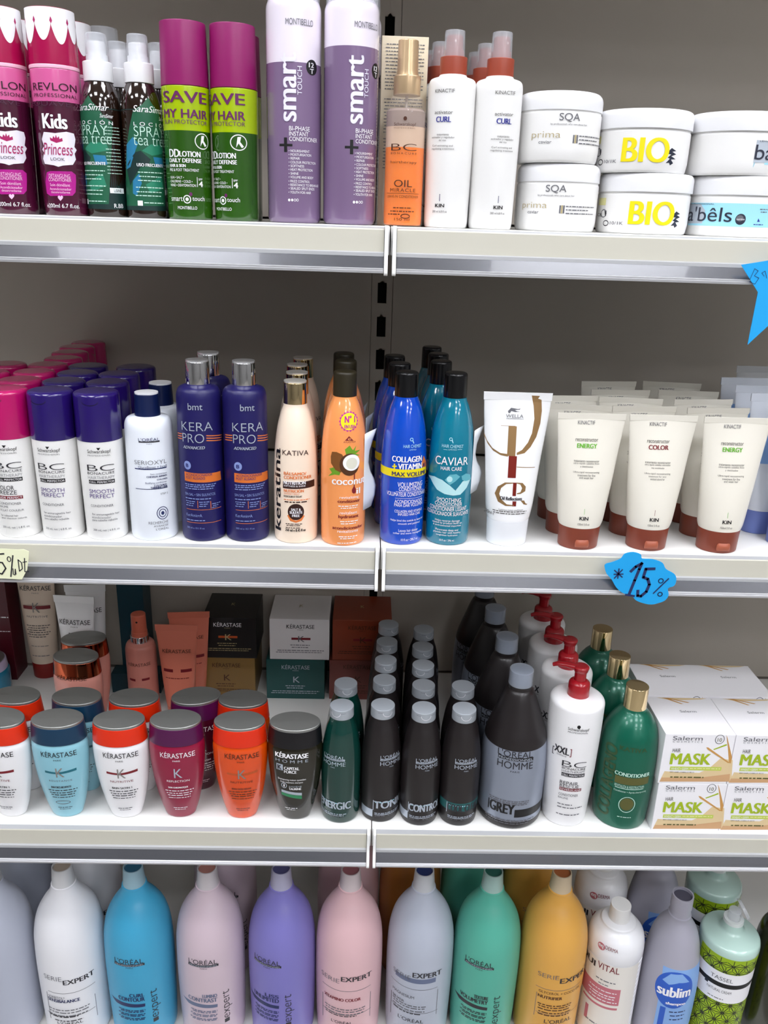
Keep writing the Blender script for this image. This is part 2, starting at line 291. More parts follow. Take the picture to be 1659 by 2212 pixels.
# lettering tables: label coordinates in millimetres
PR = {
'kids':[('T','REVLON',5.5,117.4,46.3,6.7,'kp',''),('T','PROFESSIONAL',5.6,109.8,45.1,3.3,'kp',''),('T','EQUAVE',-1.9,102.2,43.0,5.0,'kq',''),('T','Kids',2.8,87.0,22.8,13.4,'w','b'),('P',[(-9.1,77.2),(2.6,76.3),(13.3,78.1),(20.6,77.0),(21.8,71.9),(19.9,64.9),(22.2,62.2),(19.5,58.6),(20.3,53.4),(16.6,48.3),(6.9,47.1),(2.6,45.8),(-1.6,47.0),(-12.0,48.2),(-13.7,52.8),(-11.5,58.5),(-13.6,61.4),(-10.6,64.2),(-12.6,70.5)],'pl',0),('P',[(-2.7,69.6),(-2.9,72.5),(-0.5,71.1),(0.5,73.8),(2.0,71.8),(3.2,75.0),(4.0,71.9),(5.9,73.8),(6.1,71.1),(8.7,72.3),(9.0,69.3),(3.0,67.5)],'cr',1),('T','Princess',3.2,62.0,29.1,10.9,'cr','i'),('T','LOOK',2.5,52.8,13.4,2.7,'kp',''),('P',[(-10.7,40.4),(-6.2,41.6),(14.7,42.0),(18.6,39.1),(18.3,33.5),(16.7,22.8),(13.2,19.3),(-9.1,18.4),(-13.8,20.7),(-14.0,31.3)],'mg',0),('T','DETANGLING',2.2,37.4,20.7,3.5,'pk',''),('T','CONDITIONER',2.2,33.8,22.4,3.2,'pk',''),('T','Soin démêlant',1.9,29.0,19.5,2.9,'pk',''),('T','Acondicionador',2.0,25.2,21.2,2.5,'pk',''),('T','desenredante',1.8,22.2,18.5,2.3,'pk',''),('P',[(1.3,14.0),(-0.7,16.3),(-1.1,17.9),(0.3,19.1),(1.6,18.2),(3.0,19.2),(4.2,18.1),(3.6,16.4)],'pk',1),('T','e200ml 6.7 fl.oz.',2.3,9.4,33.8,3.9,'w','')],
'tea':[('P',[(-25.9,11.2),(-16.3,57.5),(-8.6,83.7),(-3.1,99.5),(5.8,105.4),(11.7,112.0),(16.0,106.3),(21.9,101.3),(27.9,92.9),(35.7,89.0),(25.8,12.5)],'lf',0),('P',[(-13.6,69.0),(-4.9,75.8),(-0.1,70.2),(-6.5,56.3),(-10.3,48.1),(-16.9,45.8)],'bl',1),('P',[(-16.5,48.2),(-3.3,62.1),(1.9,63.4),(11.1,55.8),(8.3,49.8),(0.8,48.4),(-12.1,30.5)],'dg',1),('P',[(3.1,63.5),(12.1,69.7),(27.6,69.7),(30.0,62.9),(12.7,59.4)],'gt',1),('P',[(13.9,58.3),(26.0,57.9),(27.8,49.8),(16.1,49.1)],'bl',1),('P',[(-8.3,35.3),(-0.8,42.5),(1.1,33.2),(-5.0,21.1),(-9.3,23.4)],'bl',1),('P',[(4.7,32.1),(22.1,41.2),(25.2,29.4),(9.1,24.0)],'gt',1),('T','SaraSimar',14.5,101.4,35.4,5.9,'w','i'),('T','LOCIÓN',16.2,88.2,39.0,4.2,'w',''),('T','SPRAY',13.1,81.0,33.2,9.1,'mt','t'),('T','tea tree',14.2,72.3,37.5,7.8,'mt','t'),('T','USO FRECUENTE',11.5,50.4,28.3,2.9,'w','b'),('-',-2.0,24.5,43.6,1.4,'mt'),('-',-1.5,22.4,39.7,1.4,'mt'),('-',-2.6,20.5,35.9,1.4,'mt'),('-',-5.1,24.1,29.4,1.4,'mt'),('-',-4.6,22.0,25.2,1.4,'mt'),('-',-5.7,20.2,21.6,1.4,'mt'),('R',-4.4,12.0,0.8,16.8,'w',1),('-',2.3,23.7,14.9,1.4,'mt'),('T','SaraSimar',30,94,13,3.4,'w','i'),('R',28,23,44,28,'W2',1),('T','LISINE',36,25.5,8,3,'k',''),('T','R.BB',36,11,10,4,'w',''),('-',27,43,84,1,'mt'),('-',27,43,81,1,'mt'),('-',27,43,78,1,'mt'),('-',27,43,75,1,'mt'),('-',27,43,72,1,'mt'),('-',27,43,69,1,'mt'),('-',27,43,64.0,1,'mt'),('-',27,43,60.8,1,'mt'),('-',27,43,57.6,1,'mt'),('-',27,43,54.4,1,'mt'),('-',27,43,51.2,1,'mt'),('-',27,43,48.0,1,'mt'),('-',27,43,44.8,1,'mt'),('-',27,43,41.599999999999994,1,'mt')],
'save':[('T','SAVE',3.4,112.7,47.6,10.2,'pu','b'),('T','MY HAIR',3.1,98.0,48.4,7.8,'pu','b'),('T','SUN PROTECTOR',3.0,90.6,48.4,3.8,'pu',''),('O',20.2,73.9,8.6,7.4,'w',0),('P',[(17.5,69.2),(19.1,78.9),(22.7,79.2),(21.5,74.6),(25.3,70.4),(23.1,69.0),(20.0,73.2)],'w',0),('T','DD',-9.8,62.2,11.3,7.2,'w','b'),('T','LOTION',6.5,61.6,20.4,5.1,'w','b'),('T','DAILY DEFENSE',0.8,55.6,33.5,3.8,'w','b'),('T','HAIR & SKIN',-7.0,50.8,17.3,2.8,'w','b'),('T','PRE & POST TREATMENT',-0.7,46.8,30.8,2.6,'w',''),('T','SUN • SALT •',-8.2,39.8,15.2,2.3,'w',''),('T','CHLORINE • COLD •',-4.3,36.2,23.6,2.3,'w',''),('T','WIND • DEHYDRATION',-2.8,32.6,27.3,2.5,'w',''),('R',12.2,31.5,12.7,40.6,'w',0),('T','SPF',15.8,38.6,4.2,1.9,'w',''),('T','4',16.0,34.2,3.9,5.3,'w','b'),('T','smart',-9.6,19.6,13.3,4.0,'w',''),('O',1.5,19.5,3.9,4.0,'w',0),('D',1.5,19.5,1.6,1.7,'w',0),('D',5.3,24.4,1.6,1.8,'pu',1),('T','touch',13.1,20.4,12.8,4.2,'w',''),('T','MONTIBELLO',1.3,11.4,19.4,2.9,'w','')],
'smart':[('T','MONTIBELLO',8.4,180.6,27.5,5.3,'gr',''),('T','smart',-2.9,124.4,15.0,59.1,'lv','rb'),('T','TOUCH',7.8,130.6,4.5,24.9,'lv','r'),('D',21.3,143.2,6.8,6.8,'k',0),('T','12',20.2,145.1,5.7,4.2,'w','b'),('R',18.6,141.3,23.5,141.9,'w',1),('R',20.8,137.7,21.7,141.3,'w',1),('T','BI-PHASE',7.8,88.2,20.9,4.1,'w',''),('T','INSTANT',7.0,83.4,19.2,3.9,'w',''),('T','CONDITIONER',12.8,78.7,30.7,3.8,'w',''),('R',-13.1,71.8,0.5,74.1,'k',0),('R',-8.0,66.5,-4.8,79.8,'k',0),('T','• NOURISHMENT',7.4,67.8,21.0,2.3,'w',''),('T','• MOISTURISATION',8.4,64.4,23.2,2.3,'w',''),('T','• REPAIR',2.2,61.0,10.9,2.3,'w',''),('T','• COLOUR PROTECTION',11.4,57.4,29.1,2.3,'w',''),('T','• SOFTNESS',4.4,54.0,15.3,2.3,'w',''),('T','• HEAT PROTECTION',9.2,50.6,25.1,2.3,'w',''),('T','• SHINE',1.5,47.0,9.5,2.3,'w',''),('T','• VOLUME AND BODY',9.8,43.6,26.1,2.3,'w',''),('T','• FRIZZ CONTROL',7.4,39.8,21.7,2.3,'w',''),('T','• RESISTANCE TO BREAKAGE',13.8,36.4,34.5,2.3,'w',''),('T','• SEALED SPLIT ENDS',10.5,33.1,27.7,2.4,'w',''),('T','• YOUTH FOR HAIR',8.1,29.4,23.2,2.4,'w',''),('D',-3.1,22.0,1.2,1.3,'w',0),('D',-0.1,22.1,1.1,1.3,'w',0),('O',2.7,22.1,1.1,1.3,'w',0),('O',5.2,22.2,1.2,1.3,'w',0)],
'oil':[('D',-1.5,100.6,1.8,1.9,'br',0),('T','Schwarzkopf',-1.6,95.1,22.1,3.7,'br',''),('T','PROFESSIONAL',-1.9,92.0,21.4,1.1,'br',''),('T','BC',-2.0,74.6,26.3,6.4,'br','t'),('T','BONACURE',-2.0,69.0,26.9,1.8,'br',''),('T','hairtherapy',-1.7,60.6,27.4,3.1,'br',''),('T','OIL',-1.4,41.1,18.3,6.6,'br',''),('T','MIRACLE',-1.6,34.8,26.4,3.3,'br',''),('R',-19.7,31.5,16.5,31.9,'br',0),('T','LEAVE-IN CONDITIONER',-1.3,28.8,34.1,2.4,'br',''),('-',-10.7,8.4,18.0,1.6,'br'),('-',-13.9,11.0,14.7,1.6,'br'),('-',-16.6,-3.7,11.8,1.6,'br'),('O',2.0,10.1,4.9,2.4,'br',0),('T','150 ml',-1.4,7.0,15.5,2.6,'br','')],
'kin':[('T','KINACTIF',-9.8,126.4,20.3,3.3,'dg2',''),('T','activator',-9.8,107.4,18.9,3.0,'dg2',''),('T','CURL',-9.5,101.1,15.0,5.0,'nb','b'),('T','tratamiento',-9.4,87.4,12.3,1.9,'dg2',''),('T','activador y regulador',-9.5,84.7,24.0,2.2,'dg2',''),('T','del rizo',-9.4,82.2,7.3,1.7,'dg2',''),('T','Curl activating and',-9.6,77.1,21.5,2.2,'dg2',''),('T','regulating treatment',-9.2,74.3,23.8,2.2,'dg2',''),('R',-9.5,25.6,-8.9,32.4,'nv',0),('T','KIN',-8.8,21.5,9.3,3.3,'k','b'),('T','200 ml 6.8 fl oz',-8.9,15.8,15.4,2.1,'dg2','')],
'sqa':[('T','SQA',-10.0,40.8,20.8,7.9,'gr',''),('T','by professionals who care about hair',-9.5,34.6,37.8,2.1,'gr',''),('T','prima',-32.6,24.2,29.9,7.7,'go','t'),('T','caviar',-32.6,18.4,13.3,3.0,'gr',''),('R',-5.1,17.7,-3.6,25.4,'gr',0),('R',-3.3,17.7,-1.6,25.5,'go',0),('R',-1.3,17.8,0.3,25.5,'gr',0),('-',1.3,38.9,24.6,1.6,'gr'),('-',1.6,28.6,21.3,1.6,'gr'),('-',1.7,39.1,17.9,1.6,'gr')],
'bio':[('T','BIO',-3.4,20.8,45.9,22.9,'ye','b'),('P',[(17.0,17.9),(23.4,23.4),(29.6,20.9),(24.5,19.9),(30.1,17.8),(24.0,15.8),(30.1,13.3),(24.0,12.7),(27.5,9.4),(23.8,7.3),(22.3,9.6),(18.2,9.2),(22.5,13.4),(19.8,14.4),(23.6,17.4)],'nk',0),('T','10/1K',-39.8,10.2,15.6,3.2,'gr',''),('O',-54.2,9.8,4.3,3.0,'k',0),('O',-59.6,19.4,5.2,4.1,'gr',0),('T','CE',-67.4,18.0,9.7,3.3,'k',''),('R',-73.5,27.6,-57.6,34.8,'yp',0),('P',[(-58.2,22.1),(-54.7,22.2),(-54.8,16.7),(-56.6,16.7)],'k',0)],
'bab':[('R',-83.6,10.5,23.2,33.0,'sk',0),('P',[(-95.6,26.9),(-95.8,32.7),(-66.8,31.6),(-60.3,25.4),(-62.0,12.7),(-95.9,11.9)],'lg',1),('T',"ba'bêls",-63.8,22.0,63.9,14.5,'nk',''),('T','LÉMICA PROFESSIONAL',-71.8,32.0,41.7,1.7,'nk',''),('D',-23.3,17.7,5.1,5.4,'nk',1),('D',-24.1,18.7,3.5,3.0,'gr',2),('T','nutrition',-23.2,17.8,7.6,1.8,'w',''),('P',[(-5.2,19.2),(-6.0,15.9),(-2.9,16.0)],'nb',1),('-',-9.6,1.6,13.2,1.3,'nb'),('D',-94.7,16.2,-0.4,8.6,'cy',0),('T','moisture',-94.7,16.8,-0.6,3.3,'nb',''),('-',-92.5,-93.9,25.4,1.5,'gr'),('-',-92.5,-93.9,23.1,1.5,'gr'),('-',-92.5,-93.8,20.8,1.4,'gr'),('-',-92.6,-93.9,18.5,1.4,'gr'),('-',-92.5,-93.9,16.2,1.5,'gr'),('-',-92.6,-94.0,12.4,1.5,'gr'),('-',-92.6,-94.0,10.0,1.5,'gr'),('-',-5.3,4.6,28.0,1.3,'gr'),('-',-4.0,4.0,25.4,1.4,'gr')],
'smooth':[('D',5.1,110.7,2.2,2.3,'k',0),('P',[(3.8,109.6),(6.3,109.5),(5.7,107.4),(4.2,107.4)],'k',0),('T','Schwarzkopf',5.4,105.2,25.1,5.3,'k',''),('T','PROFESSIONAL',5.1,101.1,24.5,1.6,'k',''),('T','BC',5.6,86.8,30.1,7.2,'dk','t'),('T','BONACURE',5.3,80.6,30.0,3.0,'dk',''),('T','HAIRTHERAPY',5.3,75.5,29.8,3.4,'gr','t'),('R',-9.2,68.2,20.0,72.6,'k',0),('T','CELL PERFECTOR',5.6,70.4,27.2,2.3,'w',''),('T','SMOOTH',4.1,59.3,27.4,4.6,'vi',''),('T','PERFECT',4.2,53.6,27.6,4.7,'vi',''),('T','CONDITIONER',3.1,42.1,25.2,2.8,'gr',''),('T','for unmanageable hair',6.6,31.6,31.1,3.1,'gr',''),('T','acondicionador',1.3,28.1,21.5,2.6,'gr',''),('T','para cabello rebelde',4.9,24.4,28.5,3.1,'gr',''),('T','200 mL net | 6.8 fl. oz.',5.9,12.3,30.5,3.2,'gr','')],
'freeze':[('D',5.1,110.7,2.2,2.3,'k',0),('P',[(3.8,109.6),(6.3,109.5),(5.7,107.4),(4.2,107.4)],'k',0),('T','Schwarzkopf',5.4,105.2,25.1,5.3,'k',''),('T','PROFESSIONAL',5.1,101.1,24.5,1.6,'k',''),('T','BC',5.6,86.8,30.1,7.2,'dk','t'),('T','BONACURE',5.3,80.6,30.0,3.0,'dk',''),('T','HAIRTHERAPY',5.3,75.5,29.8,3.4,'gr','t'),('R',-9.2,68.2,20.0,72.6,'k',0),('T','CELL PERFECTOR',5.6,70.4,27.2,2.3,'w',''),('T','COLOR',0.2,60.9,19.3,5.0,'dk',''),('T','FREEZE',1.3,55.2,21.5,4.7,'dk',''),('R',-9.2,47.1,17.9,51.0,'dr',0),('T','HDR PERFECT',4.5,49.0,24.8,2.4,'w',''),('T','CONDITIONER',2.8,42.1,24.5,2.8,'gr',''),('T','BAUME',-4.2,38.2,10.5,2.5,'gr',''),('T','ÉCLAT COULEUR',3.8,34.2,26.6,2.8,'gr',''),('T','for coloured hair',0.5,27.6,19.9,2.3,'gr',''),('T','pour cheveux colorés',4.9,24.2,28.4,2.6,'gr',''),('T','200 mL net | 6.8 fl. oz.',5.9,13.0,30.5,3.1,'gr','')],
'seri':[('T',"L'ORÉAL",6.2,120.4,22.9,4.3,'nv',''),('R',-5.1,116.6,17.9,118.1,'dk',0),('T','PARIS',6.2,115.2,5.3,1.1,'nv',''),('T','SERIOXYL',6.4,93.8,36.5,4.8,'gr','t'),('T','GlucoBoost + Incell',8.5,88.4,32.2,3.0,'nv',''),('R',-12.3,85.6,24.7,86.8,'nv',0),('T','Soin corporisant',14.8,80.1,18.9,2.3,'nv',''),('T','CHEVEUX AFFINÉS',12.7,77.6,22.8,2.5,'nv','b'),('T','COLORÉS',18.3,73.9,12.2,2.2,'nv','b'),('T','Bodifying conditioner',11.6,69.8,24.2,2.6,'nv',''),('T','COLOURED',16.1,66.7,14.6,2.2,'nv','b'),('T','THINNING HAIR',14.4,64.3,19.3,2.6,'nv','b'),('R',-13.1,62.4,24.4,63.1,'nv',0),('T','STEP 2',19.6,56.4,8.9,2.1,'gr',''),('O',16.4,33.3,6.9,7.8,'nv',0),('O',16.4,33.3,4.5,5.1,'nv',0),('D',16.4,33.3,1.9,2.3,'nv',0),('T','RECHERCHE',11.2,22.4,22.3,3.2,'gr',''),('T','AVANCÉE',13.8,18.6,16.7,2.9,'gr',''),('T',"L'ORÉAL",15.2,14.7,15.1,3.0,'gr','')],
'kera':[('T','bmt',6.5,158.0,15.8,7.4,'si',''),('T','KERA',7.0,135.8,36.0,9.7,'si','t'),('T','PRO',2.2,122.6,25.3,10.1,'si','t'),('P',[(-23.4,125.3),(-11.6,126.6),(-11.7,125.5),(-23.5,124.2)],'or',0),('P',[(-23.6,122.5),(-11.7,123.8),(-11.8,122.7),(-23.7,121.4)],'or',0),('P',[(-23.8,119.7),(-11.9,120.9),(-11.9,119.8),(-23.9,118.6)],'or',0),('P',[(17.5,126.0),(42.2,122.6),(41.4,121.7),(17.5,124.9)],'or',0),('P',[(17.4,123.2),(40.9,120.1),(40.6,119.1),(17.4,122.2)],'or',0),('P',[(17.4,120.5),(40.2,117.4),(40.0,116.4),(17.3,119.4)],'or',0),('T','ADVANCED',2.7,112.0,25.2,3.4,'si','bi'),('D',-5.8,91.0,4.7,5.0,'sb',0),('T','B',-5.8,91.0,3.1,4.0,'in','b'),('P',[(-10.6,83.0),(34.7,81.5),(35.7,71.1),(-10.6,72.3)],'ob',0),('T','ACONDICIONADOR',7.2,80.5,30.5,3.0,'in',''),('T','POST ALISADO',3.0,76.7,22.3,3.0,'in',''),('-',-10.1,26.7,68.9,1.7,'sb'),('-',-9.2,24.7,66.6,1.8,'sb'),('-',-10.3,22.8,64.0,1.7,'sb'),('T','SIN SAL • SIN SULFATOS',7.3,57.2,35.7,3.1,'sb',''),('-',-10.4,19.7,52.2,1.7,'sb'),('-',-10.0,1.9,48.8,1.5,'sb'),('-',-9.1,0.6,46.4,1.5,'sb'),('-',-10.2,-0.6,43.7,1.5,'sb'),('-',6.4,17.7,48.4,1.5,'sb'),('-',7.3,16.3,46.0,1.4,'sb'),('-',6.3,14.8,43.5,1.5,'sb'),('-',20.6,32.0,45.4,1.5,'sb'),('-',21.7,29.2,43.1,1.5,'sb'),('-',20.4,26.9,41.0,1.4,'sb'),('R',4.5,41.2,5.0,50.1,'or',0),('R',19.1,40.0,19.7,48.9,'or',0),('R',-10.0,38.8,33.6,39.3,'or',0),('T','KerAmin•A',-0.6,32.3,19.4,3.6,'sb',''),('-',-10.4,12.1,26.2,1.6,'sb'),('R',-10.6,22.9,32.9,23.4,'or',0),('T','300 ml e 10.1 fl oz',0.4,16.8,21.4,2.1,'sb','')],
'keratina':[('T','keratina',-22.0,63.2,11.1,96.8,'k','rb'),('T','KATIVA',1.8,108.2,30.4,5.7,'db',''),('T','BÁLSAMO/',1.2,84.9,25.5,4.4,'or','b'),('T','CONDITIONER',4.8,79.9,32.7,3.7,'or','b'),('P',[(-13.2,74.6),(27.1,75.1),(27.1,67.0),(-13.3,66.6)],'db',0),('T','NUTRITION',0.7,73.8,25.0,3.9,'w','b'),('T','SOFTNESS & SHINE',0.7,70.0,25.0,1.9,'w',''),('T','NUTRICIÓN',-0.3,64.6,22.7,4.2,'or','b'),('T','SUAVIDAD Y BRILLO',-2.9,60.8,17.8,1.9,'or',''),('T','DOUCEUR ET ÉCLAT',-1.4,58.0,20.9,2.6,'k','b'),('-',-11.8,18.6,53.6,1.6,'or'),('-',-11.0,14.9,51.0,2.3,'db'),('D',2.1,39.2,9.4,9.8,'db',0),('T','SALT &',2.2,42.2,10.7,2.9,'w','b'),('T','SULFATE',2.3,38.7,14.2,3.1,'w','b'),('T','FREE',2.1,34.8,8.2,2.9,'w','b'),('P',[(-8.1,34.5),(-6.4,35.5),(-3.3,30.9),(2.1,28.6),(7.4,30.8),(10.6,34.9),(12.3,34.0),(8.7,28.3),(2.0,26.2),(-4.6,28.3)],'or',0),('-',-9.9,9.0,24.6,1.5,'db'),('-',-8.9,7.7,22.6,1.4,'db'),('-',-9.9,6.5,19.8,1.5,'db'),('T','250 ml e 8.45 fl oz',1.5,17.0,23.7,3.3,'k','b')],
'coco':[('G',5.7,146.0,10.5),('T','N° 1',6.7,148.6,11.4,7.5,'mg','b'),('T','EN USA',6.7,140.6,11.8,3.9,'mg','b'),('P',[(1.4,125.3),(6.0,130.3),(11.2,124.9)],'dr',0),('T','e',6.4,126.9,3.5,2.4,'co',''),('T','AVLASTICA',6.8,123.8,13.9,2.0,'dr',''),('P',[(1.5,115.4),(8.2,118.3),(6.7,119.9),(10.7,114.3),(14.7,119.2),(13.1,113.3),(20.6,113.7),(14.1,110.1),(19.7,107.7),(10.8,107.3),(3.1,109.3)],'gn',0),('P',[(-16.7,91.8),(-10.5,94.4),(-2.6,90.5),(-4.1,85.7),(-9.6,86.0),(-18.0,82.9),(-13.0,87.8)],'gn',0),('P',[(-13.2,111.8),(-7.5,112.1),(-1.4,109.9),(1.7,104.6),(2.5,95.3),(-2.6,89.0),(-8.8,91.5),(-14.3,98.5),(-14.8,106.1)],'cb',1),('D',7.5,98.0,11.6,12.8,'cd',2),('D',9.6,100.2,10.0,9.3,'w',3),('D',9.7,99.4,6.5,6.6,'cw',4),('T','coconut',8.0,78.0,41.0,6.9,'w','b'),('R',12.5,69.4,13.7,87.6,'dr',3),('P',[(13.1,73.4),(15.4,68.3),(15.1,64.7),(13.0,63.4),(10.6,65.3),(10.2,68.5)],'dr',3),('T','il',18.5,66.6,4.8,7.2,'w','b'),('T','revitalizing',7.8,59.2,22.5,3.9,'w',''),('T','conditioner',7.9,55.1,26.8,3.8,'dr','b'),('-',-4.7,19.3,49.2,1.7,'w'),('-',-2.1,17.4,46.8,1.6,'w'),('T','revitalisant',7.2,41.1,20.5,3.6,'w',''),('T','hydratant',7.6,36.0,24.2,4.9,'dr','b'),('-',-2.6,18.8,30.6,1.6,'w'),('-',-1.8,16.9,27.9,1.7,'w'),('T','acondicionador',7.4,22.7,37.7,3.8,'dr','b'),('T','revitalizante',6.8,18.6,24.7,3.5,'w',''),('-',-3.9,18.3,11.9,1.7,'w'),('-',-2.3,14.5,9.6,1.7,'w'),('-',-5.4,17.5,4.0,1.7,'w')],
'coll':[('O',6.9,126.4,2.0,1.9,'ab',0),('P',[(7.7,125.2),(8.7,125.7),(10.1,121.8),(9.2,121.8)],'ab',0),('T','HAIR CHEMIST',8.8,118.8,22.0,3.7,'ab',''),('T','LIMITED',8.8,114.8,8.1,1.3,'ab',''),('T','COLLAGEN',3.4,103.8,35.7,6.6,'w','b'),('P',[(-14.5,95.2),(-12.5,95.6),(-12.6,97.7),(-10.9,97.9),(-10.8,95.8),(-9.0,96.1),(-8.9,94.6),(-10.8,94.3),(-10.7,92.2),(-12.4,92.0),(-12.5,94.1),(-14.4,93.7)],'ye',0),('T','VITAMIN',7.4,95.5,29.0,6.6,'w','b'),('P',[(25.6,105.5),(33.3,96.8),(39.1,90.5),(29.4,91.0),(24.0,92.7),(21.7,97.3)],'or',0),('T','E',28.0,94.8,6.3,3.9,'in','b'),('R',-41.5,82.6,39.0,92.0,'ye',0),('T','MAX VOLUME',8.2,86.4,44.9,4.9,'in','b'),('T','VOLUME MAXIMUM • MÁXIMO VOLUMEN',8.4,82.6,45.6,1.9,'in',''),('T','VOLUMIZING',8.6,74.1,31.3,5.7,'w',''),('T','CONDITIONER',9.0,68.8,28.7,4.3,'w',''),('R',-9.0,65.4,27.4,65.7,'w',0),('T','VOLUMATEUR CONDITIONNER',5.8,62.4,52.3,4.8,'w',''),('R',-9.5,57.4,26.6,57.7,'w',0),('T','ACONDICIONADOR',8.1,53.8,35.8,4.1,'w',''),('T','PARA DAR VOLUMEN',8.2,49.6,36.4,3.9,'w',''),('T','COLLAGEN AND VITAMIN E',8.2,42.0,35.3,3.3,'w',''),('T','INFUSED HAIR CARE',8.7,38.3,28.0,3.0,'w',''),('T','Helps bind the cuticle to leave hair',7.8,30.5,43.8,3.2,'w',''),('T','smooth and polished',9.0,26.6,27.7,3.0,'w',''),('T','Leaves hair shinier',8.0,18.5,24.1,3.2,'w',''),('T','softer and more manageable',8.7,14.7,38.0,3.2,'w',''),('T','10 fl oz • 295.7 ml',9.6,7.0,21.0,2.9,'w','')],
'cav':[('O',-4.2,127.6,1.8,1.9,'ab',0),('P',[(-3.4,126.5),(-2.4,127.1),(-1.1,123.3),(-1.9,123.3)],'ab',0),('T','HAIR CHEMIST',-1.8,119.6,24.5,3.7,'ab',''),('T','LIMITED',-1.7,115.9,9.4,1.4,'ab',''),('R',-12.3,115.1,-7.5,115.5,'ab',0),('R',4.0,115.8,9.2,116.2,'ab',0),('T','CAVIAR',-1.9,102.5,39.4,9.4,'w',''),('T','HAIR CARE',-2.0,93.8,24.2,4.3,'w',''),('P',[(-35.6,80.0),(-22.3,81.9),(-11.8,79.8),(-2.5,73.9),(5.3,67.0),(1.8,62.2),(-7.8,63.4),(-17.6,67.1),(-23.7,72.6),(-28.9,77.3)],'ra',0),('P',[(-8.7,80.2),(-3.3,86.8),(4.0,87.7),(8.8,84.5),(3.8,79.4),(-2.6,74.7)],'rb',1),('P',[(1.8,62.2),(5.1,69.4),(12.6,78.7),(25.5,79.4),(19.0,70.0),(10.3,62.8)],'ra',1),('P',[(10.4,85.1),(16.5,87.4),(24.3,84.3),(26.2,78.5),(16.3,78.2),(11.6,80.4)],'rb',2),('D',-3.2,81.5,3.2,3.4,'ra',3),('T','SMOOTHING',-2.7,56.3,28.8,5.0,'w',''),('T','CONDITIONER',-2.9,51.4,32.5,4.2,'w',''),('R',-18.0,48.2,13.1,48.5,'w',0),('T','CONDITIONNER LISSANT',-3.2,45.5,47.5,5.0,'w',''),('T','ACONDICIONADOR SUAVIZANTE',-4.3,39.6,57.8,4.8,'w',''),('T','Helps reverse damage',-3.0,30.8,29.6,3.1,'w',''),('T','caused by product build up',-3.4,28.0,36.1,3.0,'w',''),('T','& environmental impurities',-3.1,24.8,34.2,2.6,'w',''),('T','Penetrates deep and',-3.0,19.3,26.7,3.2,'w',''),('T','provides hair with healthy',-2.9,16.2,33.4,2.9,'w',''),('T','weightless hydration',-2.8,13.0,25.7,2.5,'w',''),('T','10 fl oz / 296 ml',-2.5,6.9,17.0,2.4,'w','')],
'wella':[('T','WELLA',-2.8,152.4,19.6,3.7,'gr',''),('T','PROFESSIONALS',-2.3,149.4,19.2,1.3,'gr',''),('P',[(-10.7,157.6),(-7.2,161.3),(-2.9,160.7),(0.7,160.1),(3.4,160.8),(2.4,159.4),(-2.8,159.0),(-0.5,157.6),(3.0,157.2),(-2.6,156.7),(-6.9,157.7),(-8.2,155.5),(-10.0,155.4)],'gr',0),('R',-17.7,141.1,-1.3,141.5,'cg',0),('P',[(15.1,175.5),(18.0,164.1),(19.8,149.7),(18.0,133.6),(13.9,123.2),(7.5,114.9),(1.7,111.8),(1.9,109.2),(10.7,111.3),(17.3,118.1),(23.4,129.4),(27.0,144.1),(27.8,158.6),(26.2,175.1)],'cg',0),('P',[(-8.2,110.0),(-16.7,110.6),(-25.7,115.5),(-32.0,123.5),(-35.5,131.5),(-35.3,128.6),(-31.0,119.8),(-24.7,112.6),(-16.5,108.3),(-8.0,107.0)],'cg',0),('R',-9.1,107.9,0.2,141.1,'cg',1),('R',-7.0,83.1,2.2,107.9,'cr2',1),('P',[(2.6,96.1),(24.5,94.8),(24.6,94.1),(2.7,95.2)],'cg',0),('P',[(-0.2,77.8),(-9.7,77.5),(-17.2,72.0),(-20.0,63.5),(-15.9,54.3),(-7.4,50.2),(2.1,50.4),(2.0,51.6),(-6.1,52.2),(-12.4,57.5),(-15.1,63.6),(-13.5,70.6),(-8.0,75.8),(-0.1,76.6)],'cg',0),('R',-0.3,62.2,3.8,77.8,'cr2',0),('R',0.4,50.1,4.8,56.0,'cr2',0),('P',[(3.8,77.9),(10.8,77.3),(14.9,72.8),(14.6,67.4),(9.0,64.5),(4.9,64.4),(4.8,65.6),(8.8,66.5),(10.6,71.2),(8.0,75.7),(3.9,76.7)],'cg',0),('P',[(9.7,56.8),(14.1,56.6),(16.2,52.8),(18.7,51.7),(17.6,50.8),(13.8,51.9)],'cg',0),('T','Oil Reflections',-1.4,59.2,25.2,4.1,'dk','b'),('T','Luminous instant conditioner',-0.4,45.6,28.0,2.3,'dg2',''),('-',-20.9,18.2,43.4,1.7,'dg2'),('-',-20.0,17.0,41.0,1.7,'dg2'),('T','200ml e',-23.9,39.1,9.6,4.4,'dg2','')],
'energy':[('T','KINACTIF',-5.8,147.8,19.3,4.3,'gr',''),('T','reconstructor',-4.3,128.9,25.4,3.6,'dg2',''),('T','ENERGY',-3.6,122.2,22.3,5.0,'lm','b'),('T','tratamiento reconstructor',-3.0,105.3,29.0,2.6,'dg2',''),('T','ultra-rápido cabellos finos',-3.0,102.3,29.1,2.4,'dg2',''),('T','y debilitados',-2.7,98.9,14.6,2.3,'dg2',''),('T','Ultra-rapid reconstructing',-2.4,92.4,29.5,2.6,'dg2',''),('T','treatment for fine',-2.2,89.2,20.3,2.5,'dg2',''),('T','and weak hair',-2.0,86.4,16.3,2.3,'dg2',''),('R',-1.3,43.9,-0.9,50.6,'lm',0),('T','KIN',-1.0,39.2,9.9,4.2,'k','b'),('T','150ml 5 fl oz',-0.8,32.2,13.7,2.6,'dg2','')],
